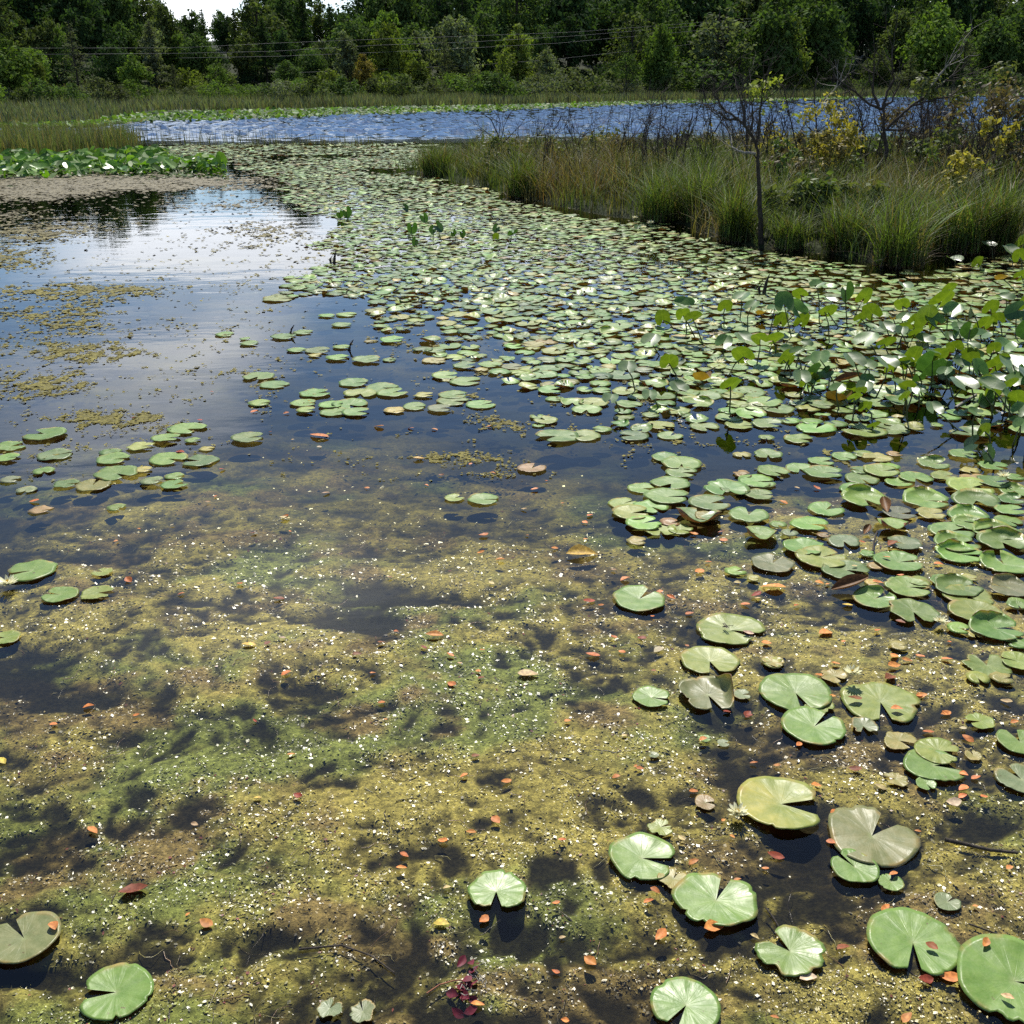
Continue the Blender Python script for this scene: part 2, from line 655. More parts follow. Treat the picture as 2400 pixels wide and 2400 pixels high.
lq = np.stack([li[:-1, :-1], li[:-1, 1:], li[1:, 1:], li[1:, :-1]], -1)[kq][:, ::-1]
us = np.unique(lq)
rm = np.zeros(LX.size, int)
rm[us] = np.arange(len(us))
tag(mk('lake_water', np.stack([LX.ravel()[us], LY.ravel()[us], LZ.ravel()[us]], 1), rm[lq], M['lake']), kind='structure')


# ------------------------------------------------------------------ algae bed of the near water
def bed(x, y):
    """height of the algae surface, and how much living mat there is"""
    px, py = proj(x, y)
    wx_, wy_ = fbm(x * 1.7, y * 1.7, 5, 3) - .5, fbm(x * 1.7 + 31, y * 1.7, 6, 3) - .5
    x2, y2 = x + .5 * wx_, y + .4 * wy_
    big = fbm(x * 0.55 + 3, y * 0.75, 3, 4)
    clump = fbm(x2 * 3.2, y2 * 4.2, 21, 4, 0.55)
    bill = 1 - np.abs(2 * fbm(x2 * 7.0, y2 * 8.5, 31, 3, 0.55) - 1) * 2.0
    fin = fbm(x * 17, y * 19, 41, 4, 0.65)
    near = sstep(900, 1600, py + 200 * (big - 0.5) + 50 * np.sin(px / 260.0))
    mat = 0.30 + near * 0.25
    for (bx, by, rx, ry, w) in BRIGHT:
        mat = mat + w * blob(px, py, bx, by, rx, ry)
    for (bx, by, rx, ry, w) in DARK:
        mat = mat - w * blob(px, py, bx, by, rx, ry)
    low = mat + (big - 0.5) * 0.6
    m_ = low + (clump - 0.5) * (0.45 + 1.35 * near) + (bill - 0.45) * 0.62 * near + (fin - 0.5) * (0.20 + 0.95 * near)
    m_ = np.clip(m_, -0.2, 1.1)
    # how far below the surface: mats nearly at the top, open holes and the middle pond deeper
    hole = np.zeros_like(px)
    for (bx, by, rx, ry, w) in DARK:
        hole = np.maximum(hole, w * blob(px, py, bx, by, rx * 1.15, ry * 1.15))
    z = -(0.006 + 0.13 * (1 - near) ** 1.6 + 0.026 * (1 - sstep(0.1, 0.85, low + (clump - .5) * 1.1)) + 0.040 * hole * near)
    z = z + (bill - .5) * 0.009 * near + (fin - 0.5) * 0.012 * (.3 + .7 * near)
    z = np.minimum(z, 0.001)
    return z, m_, px, py


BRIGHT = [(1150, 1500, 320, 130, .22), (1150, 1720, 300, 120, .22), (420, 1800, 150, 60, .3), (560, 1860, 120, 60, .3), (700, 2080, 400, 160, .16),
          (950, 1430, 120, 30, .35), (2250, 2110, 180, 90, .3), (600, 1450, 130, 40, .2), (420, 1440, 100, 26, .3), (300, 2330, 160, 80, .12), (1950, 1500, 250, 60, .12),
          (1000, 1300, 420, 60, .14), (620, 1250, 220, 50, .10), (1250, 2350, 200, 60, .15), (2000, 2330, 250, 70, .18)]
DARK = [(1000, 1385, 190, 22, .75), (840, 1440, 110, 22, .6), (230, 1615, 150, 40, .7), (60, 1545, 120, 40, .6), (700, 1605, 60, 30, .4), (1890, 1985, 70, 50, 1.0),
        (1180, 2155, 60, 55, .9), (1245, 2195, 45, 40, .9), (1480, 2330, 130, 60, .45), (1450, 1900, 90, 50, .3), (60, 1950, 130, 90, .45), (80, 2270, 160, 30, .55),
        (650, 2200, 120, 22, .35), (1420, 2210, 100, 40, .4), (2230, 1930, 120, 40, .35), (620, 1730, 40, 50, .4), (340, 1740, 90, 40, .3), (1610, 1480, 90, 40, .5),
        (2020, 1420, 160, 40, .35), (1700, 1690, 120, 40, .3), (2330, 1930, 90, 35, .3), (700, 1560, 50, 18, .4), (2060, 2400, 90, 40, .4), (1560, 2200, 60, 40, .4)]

ALG_Y, ALG_G, ALG_B, ALG_D = np.array([.41, .36, .105]), np.array([.235, .275, .075]), np.array([.28, .215, .085]), np.array([.014, .013, .008])


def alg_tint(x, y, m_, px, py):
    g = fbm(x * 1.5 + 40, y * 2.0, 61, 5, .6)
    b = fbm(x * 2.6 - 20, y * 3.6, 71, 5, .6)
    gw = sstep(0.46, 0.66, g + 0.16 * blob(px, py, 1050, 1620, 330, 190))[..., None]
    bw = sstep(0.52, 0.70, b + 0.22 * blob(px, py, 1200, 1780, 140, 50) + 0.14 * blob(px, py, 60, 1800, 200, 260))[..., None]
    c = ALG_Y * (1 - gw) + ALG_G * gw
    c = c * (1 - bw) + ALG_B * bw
    k = (0.03 + 0.97 * sstep(0.12, 0.90, m_))[..., None]  # thin mat darkens: muck, plus shade between clumps put into the tint
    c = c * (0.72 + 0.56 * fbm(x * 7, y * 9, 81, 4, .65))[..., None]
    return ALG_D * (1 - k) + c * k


ny, nx = 520, 470
rows = 1.75 * (17.0 / 1.75) ** np.linspace(0, 1, ny)
cols = np.linspace(-0.66, 0.66, nx)
XX = rows[:, None] * cols[None, :] * (1 + 0.4 / rows[:, None])
YY = np.repeat(rows[:, None], nx, 1)
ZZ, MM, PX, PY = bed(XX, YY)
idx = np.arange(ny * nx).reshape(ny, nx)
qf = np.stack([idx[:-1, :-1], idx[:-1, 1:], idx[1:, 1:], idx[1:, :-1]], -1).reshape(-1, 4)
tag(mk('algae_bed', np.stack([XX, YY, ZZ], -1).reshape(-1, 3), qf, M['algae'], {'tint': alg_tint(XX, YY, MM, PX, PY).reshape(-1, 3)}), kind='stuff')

# loose wet flecks and tufts of algae lying on and in the mat: tiny tilted leaflets


def flecks(n):
    y = 1.8 * (8.2 / 1.8) ** (rng.random(n) ** 0.92)
    x = (rng.random(n) * 2 - 1) * (0.56 * y + 0.25)
    z, m_, px, py = bed(x, y)
    clump = fbm(x * 9, y * 10, 91, 3)
    keep = rng.random(n) < sstep(0.18, 0.75, m_) * (0.25 + 1.0 * sstep(0.38, 0.6, clump)) * (1 - 0.92 * sstep(4.6, 6.4, y))
    return x[keep], y[keep], z[keep], m_[keep], px[keep], py[keep]


fx, fy, fz, fm, fpx, fpy = flecks(420000)
nF = len(fx)
sz = (0.0026 + 0.0056 * rng.random(nF) ** 2.5) * (0.55 + 0.22 * fy)
ang = rng.random(nF) * 6.2832
tilt = rng.normal(0, 0.27, (nF, 2))
u = np.stack([np.cos(ang), np.sin(ang), tilt[:, 0]], 1)
w = np.stack([-np.sin(ang), np.cos(ang), tilt[:, 1]], 1)
asp = 0.35 + 0.5 * rng.random(nF)
zc = np.minimum(fz + 0.001 + rng.random(nF) ** 2 * 0.009, 0.004)
wet = (rng.random(nF) < (.42 * sstep(.35, .9, fm) + .03) * (.12 + sstep(.42, .66, fbm(fx * 1.5, fy * 2.0, 97, 4, .6)))) & (fz > -.022)
zc = np.where(wet, np.maximum(zc, 0.001 + 0.0025 * rng.random(nF)), zc - .004)
sz = np.where(wet, sz * (.18 + .42 * rng.random(nF) ** 2.5), sz)
c0 = np.stack([fx, fy, zc], 1)
U, V = u * sz[:, None], w * (sz * asp)[:, None]
vf = np.stack([c0 - U, c0 - V * 0.9, c0 + U, c0 + V], 1).reshape(-1, 3)
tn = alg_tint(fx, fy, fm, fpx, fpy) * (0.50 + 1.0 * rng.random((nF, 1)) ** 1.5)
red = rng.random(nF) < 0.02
tn[wet] *= 1.25  # paler tint adds to the sparkle: glint put into the surface flecks' colour
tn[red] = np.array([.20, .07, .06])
tag(mk('algae_flecks', vf, np.arange(nF * 4).reshape(-1, 4), M['fleck'], {'tint': np.repeat(tn, 4, 0)}, smooth=False), kind='stuff')

# thin stems and strands of weed tangled in the mat
sa = Acc()
ns = 0
while ns < 420:
    sy = 1.9 + 4.2 * rng.random() ** 1.2
    sx_ = rng.uniform(-.56, .56) * sy
    zb_, mb_, _, _ = bed(np.array([sx_]), np.array([sy]))
    if mb_[0] < .12:
        continue
    ns += 1
    a_ = rng.uniform(0, 6.28)
    P_ = [np.array([sx_, sy, min(zb_[0] + .006, .002)])]
    for i in range(rng.integers(4, 10)):
        a_ += rng.normal(0, .55)
        q_ = P_[-1] + np.array([math.cos(a_), math.sin(a_), 0]) * rng.uniform(.012, .030)
        q_[2] = np.clip(P_[-1][2] + rng.normal(0, .004), zb_[0] - .01, .004)
        P_.append(q_)
    v, q = tube(P_, np.linspace(.0017, .0008, len(P_)) * rng.uniform(.7, 1.3), 3)
    sa.add(v, q, tint=np.array([(.10, .075, .03), (.24, .22, .08), (.05, .035, .02), (.20, .12, .07)][rng.integers(0, 4)]))
tag(sa.build('weed_strands', M['fleck']), kind='stuff')

# ------------------------------------------------------------------ floating films of algae further out
FILM = [(200, 430, 430, 22, 1.5), (0, 450, 300, 24, 1.4), (430, 424, 220, 12, 1.3), (60, 545, 170, 30, 1.0), (20, 600, 110, 32, .95), (20, 510, 120, 22, .8), (260, 680, 150, 18, 1.0), (60, 690, 130, 22, .85),
        (190, 745, 110, 40, .8), (60, 735, 150, 20, .75), (170, 822, 120, 28, .95), (30, 800, 90, 20, .5), (110, 900, 130, 36, .8), (30, 925, 80, 30, .6), (250, 985, 180, 20, .8),
        (600, 535, 90, 16, .7), (640, 560, 80, 14, .7), (590, 575, 60, 10, .6), (520, 880, 160, 20, .45), (640, 870, 80, 14, .45), (330, 930, 120, 20, .5), (1100, 985, 80, 18, .5),
        (1070, 1072, 120, 14, .65), (960, 805, 110, 16, .5), (520, 480, 160, 12, .55), (700, 470, 120, 14, .5), (1180, 1000, 90, 16, .4), (760, 1025, 60, 10, .4), (480, 760, 200, 10, .35),
        (820, 720, 120, 14, .35), (350, 1000, 120, 16, .5), (940, 1020, 60, 10, .4), (330, 830, 60, 10, .5), (150, 780, 200, 14, .45), (1000, 630, 150, 12, .3), (420, 860, 120, 10, .4)]


def film_mask(x, y):
    px, py = proj(x, y)
    m_ = np.zeros_like(px)
    for (a, b, rx, ry, w) in FILM:
        m_ = np.maximum(m_, w * np.exp(-np.clip(((px - a) / rx) ** 2 + ((py - b) / ry) ** 2, 0, 40) ** 1.3))
    n1 = fbm(x * 0.9, y * 0.8, 131, 5, 0.6)
    n2 = fbm(x * 4, y * 2.4, 141, 4, 0.6)
    n3 = fbm(x * 13, y * 9, 145, 3, 0.7)
    return 0.92 * m_ + (n1 - 0.5) * 0.9 + (n2 - 0.5) * 1.2 + (n3 - 0.5) * np.where(py > 620, 2.0, 2.1), px, py


fa = Acc()
for (y0, y1, st) in ((6.4, 10, 0.018), (10, 17, 0.034), (17, 40, 0.085)):
    yy = np.arange(y0, y1, st)
    xx = np.arange(-0.56 * y1, 0.26 * y1, st)
    gx, gy = np.meshgrid(xx, yy)
    gx = gx + (rng.random(gx.shape) - .5) * st * .7
    gy = gy + (rng.random(gx.shape) - .5) * st * .7
    fmk, px_, py_ = film_mask(gx, gy)
    thr = 0.60
    keep = (fmk > thr)
    kq = keep[:-1, :-1] & keep[1:, :-1] & keep[:-1, 1:] & keep[1:, 1:] & (px_[:-1, :-1] > -160)
    ii = np.arange(gx.size).reshape(gx.shape)
    q = np.stack([ii[:-1, :-1], ii[:-1, 1:], ii[1:, 1:], ii[1:, :-1]], -1)[kq]
    used = np.unique(q)
    remap = np.zeros(gx.size, int)
    remap[used] = np.arange(len(used))
    zf = 0.003 + 0.012 * np.clip(fmk - thr, 0, .6) * fbm(gx * 14, gy * 14, 151, 3)
    vz = np.stack([gx.ravel()[used], gy.ravel()[used], zf.ravel()[used]], 1)
    pyu = py_.ravel()[used]
    tcol = np.array([.165, .148, .034])[None] * (0.55 + 0.9 * fbm(vz[:, 0] * 6, vz[:, 1] * 6, 161, 4, .65))[:, None]
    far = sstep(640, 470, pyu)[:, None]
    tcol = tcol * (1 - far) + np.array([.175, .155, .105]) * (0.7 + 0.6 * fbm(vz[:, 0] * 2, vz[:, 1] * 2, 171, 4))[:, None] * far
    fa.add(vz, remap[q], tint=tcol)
nf2 = 260000
fy2 = 6.3 * (40 / 6.3) ** rng.random(nf2)
fx2 = rng.uniform(-.60, .30, nf2) * fy2
m2, px2, py2 = film_mask(fx2, fy2)
kf = (rng.random(nf2) < 0.55 * sstep(0.22, 0.72, m2)) & (px2 > -200)
fx2, fy2, py2 = fx2[kf], fy2[kf], py2[kf]
n2_ = len(fx2)
s2 = fy2 * rng.uniform(.0009, .0024, n2_)
a2 = rng.random(n2_) * 6.28
u2 = np.stack([np.cos(a2), np.sin(a2), rng.normal(0, .12, n2_)], 1) * s2[:, None]
w2 = np.stack([-np.sin(a2), np.cos(a2), rng.normal(0, .12, n2_)], 1) * (s2 * .8)[:, None]
c2 = np.stack([fx2, fy2, .004 + .006 * rng.random(n2_)], 1)
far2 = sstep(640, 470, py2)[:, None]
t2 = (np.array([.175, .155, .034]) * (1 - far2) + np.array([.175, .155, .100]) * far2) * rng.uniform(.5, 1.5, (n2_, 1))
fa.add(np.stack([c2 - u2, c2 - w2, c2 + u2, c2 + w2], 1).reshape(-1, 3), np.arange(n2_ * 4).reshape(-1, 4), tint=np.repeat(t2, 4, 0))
tag(fa.build('algae_film', M['film']), kind='stuff')

# ------------------------------------------------------------------ lily pads
TINT = {'g': (.145, .235, .050), 'l': (.205, .245, .050), 'y': (.30, .25, .075), 'p': (.175, .180, .078), 'b': (.25, .16, .07), 's': (.16, .19, .095), 'd': (.085, .155, .035)}
ADJ = {'g': 'smooth green', 'l': 'light green', 'y': 'ragged yellowing', 'p': 'purplish brown', 'b': 'tan brown', 's': 'pale bluish', 'd': 'deep green'}


def pad_geo(R, typ, seg=44, rings=6, curl=None, flat=1.0, notch=None, teeth=None):
    """one pad about the origin, its notch towards +x; returns v, q, pol"""
    g = rng
    half = notch if notch is not None else g.uniform(0.12, 0.42)
    th = np.linspace(half, 2 * math.pi - half, seg + 1)
    d = np.minimum(th - half, 2 * math.pi - half - th)
    rad = np.ones(seg + 1)
    for k in (1, 2, 3, 5, 7):
        rad += g.normal(0, 0.020) * np.sin(k * th + g.uniform(0, 6.3))
    rad *= 1 - 0.16 * np.exp(-(d / 0.16) ** 2)
    if seg > 30:
        for _ in range(g.integers(0, 4)):                            # bites and nicks in the rim
            bc, bw = g.uniform(half, 6.28 - half), g.uniform(.025, .09)
            rad *= 1 - g.uniform(.05, .17) * np.exp(-((th - bc) / bw) ** 2)
    tt = teeth if teeth is not None else (g.uniform(0.0, 0.022) if typ in 'glpd' else 0.05)
    rad += tt * (np.abs(np.sin(th * g.integers(9, 14) + g.uniform(0, 3))) - 0.6) * g.uniform(0.5, 1.3, seg + 1)
    if typ == 'y':
        rad *= 1 - 0.22 * sstep(0.55, 0.8, vnoise(th * 2.3, th * 0 + g.uniform(0, 99), 7))
    rr = np.array([0.004] + list(np.linspace(min(0.16, 1 / rings) if rings > 2 else 1 / rings, 1, rings) ** 0.85))
    und = g.uniform(0.008, 0.035) * flat
    k1, ph = g.integers(3, 6), g.uniform(0, 6.3)
    k2, ph2 = g.integers(9, 15), g.uniform(0, 6.3)
    cup = g.uniform(0.0, 0.05) * flat
    z = np.zeros((len(rr), seg + 1))
    for i, r in enumerate(rr):
        z[i] = cup * r ** 3 + und * r ** 2 * np.sin(k1 * th + ph) + 0.009 * flat * r ** 2 * np.sin(k2 * th + ph2) - 0.03 * (1 - r) ** 4
        if curl:
            for (ca, amt, wid) in curl:
                z[i] += amt * np.clip(np.cos(th - ca), 0, 1) ** wid * np.clip((r - 0.55) / 0.45, 0, 1) ** 1.6
    sh = np.ones_like(z)
    if curl:
        for (ca, amt, wid) in curl:
            sh -= abs(amt) * 0.45 * np.clip(np.cos(th - ca), 0, 1)[None] ** wid * np.clip((rr[:, None] - 0.55) / 0.45, 0, 1)
    rx = rr[:, None] * rad[None] * sh
    x, y = rx * np.cos(th), rx * np.sin(th)
    # rolled rim below the last ring gives the blade its thickness
    x = np.concatenate([x, x[-1:] * 0.985])
    y = np.concatenate([y, y[-1:] * 0.985])
    z = np.concatenate([z, z[-1:] - 0.014])
    v = np.stack([x, y, z], -1).reshape(-1, 3) * R
    nr = len(rr) + 1
    ii = np.arange(nr * (seg + 1)).reshape(nr, seg + 1)
    q = np.stack([ii[:-1, :-1], ii[1:, :-1], ii[1:, 1:], ii[:-1, 1:]], -1).reshape(-1, 4)
    pol = np.stack([np.repeat(np.concatenate([rr, [1.0]])[:, None], seg + 1, 1), np.repeat((th / 6.2832)[None], nr, 0), np.full((nr, seg + 1), g.random())], -1).reshape(-1, 3)
    return v, q, pol


def rot_z(v, a):
    c, s = math.cos(a), math.sin(a)
    o = v.copy()
    o[:, 0], o[:, 1] = v[:, 0] * c - v[:, 1] * s, v[:, 0] * s + v[:, 1] * c
    return o


def tilt_xy(v, ax, ay):
    o = v.copy()
    o[:, 2] = v[:, 2] + v[:, 0] * math.tan(ax) + v[:, 1] * math.tan(ay)
    return o


CROP = {'P': (0, 0, 1), 'A': (1200, 1050, .62112), 'B': (1200, 1600, .62112), 'L': (0, 1200, .62112), 'K': (0, 400, .62112), 'D': (1700, 1050, .36232), 'E': (1400, 550, .51760)}


def full(crop, x, y, w=0):
    ox, oy, s = CROP[crop]
    return ox + x * s, oy + y * s, w * s


# near pads: crop, x, y, width, notch direction in the picture (degrees, 0 right, 90 down), type, options, label
NEAR = [
    ('B', 525, 62, 140, 20, 'g', '', 'small green lily pad with a narrow notch beside the folded shiny pad'),
    ('B', 740, 52, 232, 80, 'p', 'F', 'brownish lily pad folded up at one side with a shiny underside'),
    ('A', 868, 935, 70, 0, 's', '', 'small pale pad half under the folded shiny lily pad'),
    ('A', 1070, 928, 272, 85, 'g', '', 'round green lily pad with one brown spot and a bottom notch'),
    ('A', 1155, 974, 115, 200, 'l', 'r', 'small pale ragged pad in the notch of the brown-spotted pad'),
    ('A', 1390, 960, 292, 100, 'l', '', 'broad light green lily pad in the shadow of the standing flower'),
    ('B', 1140, 170, 250, 320, 'g', '', 'green lily pad with an eaten upper lobe in front of the brown-spotted pad'),
    ('B', 1325, 170, 112, 100, 's', 'r', 'small pale scalloped pad in front of the flower-shaded pad'),
    ('B', 1460, 224, 140, 40, 'y', 'r', 'yellow-green pad with brown torn rim touching the stacked pair'),
    ('B', 1590, 318, 216, 5, 'g', '', 'lower green lily pad of the stacked pair'),
    ('B', 1605, 264, 172, 25, 'l', '', 'upper lily pad of the stacked pair with brown rim'),
    ('B', 1563, 388, 80, 80, 'g', '', 'tiny round green pad touching the stacked pair from below'),
    ('B', 1765, 152, 106, 175, 'l', '', 'small light green pad with a slit on its left side'),
    ('B', 1740, 279, 66, 270, 'y', '', 'small yellow pad beside the stacked pair'),
    ('B', 1915, 228, 170, 270, 'g', '', 'green lily pad cut by the frame above the silvery pad'),
    ('B', 1920, 368, 180, 250, 's', '', 'silvery dull lily pad cut by the right edge of the photo'),
    ('B', 1013, 462, 330, 12, 'l', 'Y', 'largest yellow-green lily pad with a flower at its left rim'),
    ('B', 1357, 582, 345, 318, 'p', '', 'large purplish brown lily pad with a wide notch'),
    ('B', 1292, 702, 186, 235, 'g', '', 'small heart-shaped green pad tucked against the purplish pad'),
    ('B', 1428, 760, 93, 300, 'g', '', 'tiny oval green pad below the purplish pad'),
    ('B', 490, 665, 256, 15, 'g', '', 'green lily pad with glossy ribs beside a small yellowing pad'),
    ('B', 560, 552, 100, 340, 'l', 'r', 'tiny red-rimmed green pad above the ribbed green pad'),
    ('B', 608, 748, 116, 300, 'y', 'r', 'small torn yellowing pad between two glossy green pads'),
    ('B', 770, 826, 300, 298, 'g', '', 'fan-shaped glossy green lily pad with an orange leaf at its rim'),
    ('B', 1048, 1020, 250, 232, 'g', 'r', 'torn green lily pad with holes and a straight slit'),
    ('B', 1512, 986, 346, 108, 'g', '', 'large rounded green lily pad with an orange leaf on it'),
    ('B', 1895, 1128, 425, 20, 'g', '', 'biggest green lily pad in the bottom right corner'),
    ('B', 657, 1222, 260, 125, 'g', '', 'green lily pad cut by the bottom edge of the photo'),
    ('P', 1163, 2093, 131, 90, 'g', 'N', 'lone round green lily pad with a deep shadow in its notch'),
    ('B', 1640, 833, 95, 330, 's', '', 'small pale pad sunk below the purplish lily pad'),
    ('B', 730, 456, 92, 10, 'b', '', 'small amber pad beside the near flower'),
    ('B', 535, 278, 40, 200, 's', '', 'very small round pad in the open algae'),
    ('B', 727, 218, 48, 0, 'g', '', 'tiny green pad with an orange leaf under it'),
    ('B', 798, 232, 50, 0, 's', '', 'tiny bluish pad beside the sunken dark debris'),
    ('B', 1447, 370, 96, 190, 'y', 'r', 'small broken yellow pad beside a pale orange leaf'),
    ('L', 92, 1612, 262, 225, 'p', 'G', 'brown-green lily pad with an orange leaf, cut by the left edge'),
    ('L', 440, 1816, 270, 172, 'g', 'W', 'crescent-shaped green lily pad in the bottom left corner'),
    ('L', 1245, 1882, 92, 300, 's', 'r', 'pale moth-eaten pad fragment at the bottom edge'),
    ('L', 1370, 1893, 112, 250, 's', 'r', 'pale pitted pad fragment with a stalk at the bottom edge'),
    ('L', 20, 478, 110, 180, 'l', '', 'dull green pad cut by the left edge below the flower'),
    ('L', 120, 225, 190, 150, 'g', '', 'oval green lily pad behind the flower at the left edge'),
    ('L', 228, 316, 132, 190, 'g', '', 'green pad between the edge flower and the scalloped pad'),
    ('L', 368, 309, 116, 0, 'l', 't', 'scalloped yellow-green pad of the left trio'),
    ('L', 387, 230, 78, 200, 'l', 'r', 'small pad with a dead stalk above the scalloped pad'),
    ('A', 480, 573, 210, 312, 'g', '', 'round green lily pad alone on the dark water edge of the algae'),
    ('A', 823, 690, 237, 35, 'l', '', 'bright green lily pad with a dark dragonfly on it'),
    ('A', 746, 808, 212, 88, 'l', '', 'light green lily pad with a bottom notch below the dragonfly'),
    ('A', 985, 812, 92, 160, 'y', 'r', 'small scalloped yellowish pad between two round pads'),
    ('A', 1215, 866, 104, 60, 'y', 'r', 'decayed cream pad beside the standing flower'),
    ('A', 75, 80, 106, 300, 'b', '', 'tan brown lily pad drifting alone in open water'),
    ('K', 1825, 1243, 118, 10, 'g', '', 'oval green lily pad alone in the middle of open water'),
    ('K', 1715, 1238, 76, 330, 'l', 't', 'small frilled pad beside the lone oval pad'),
]
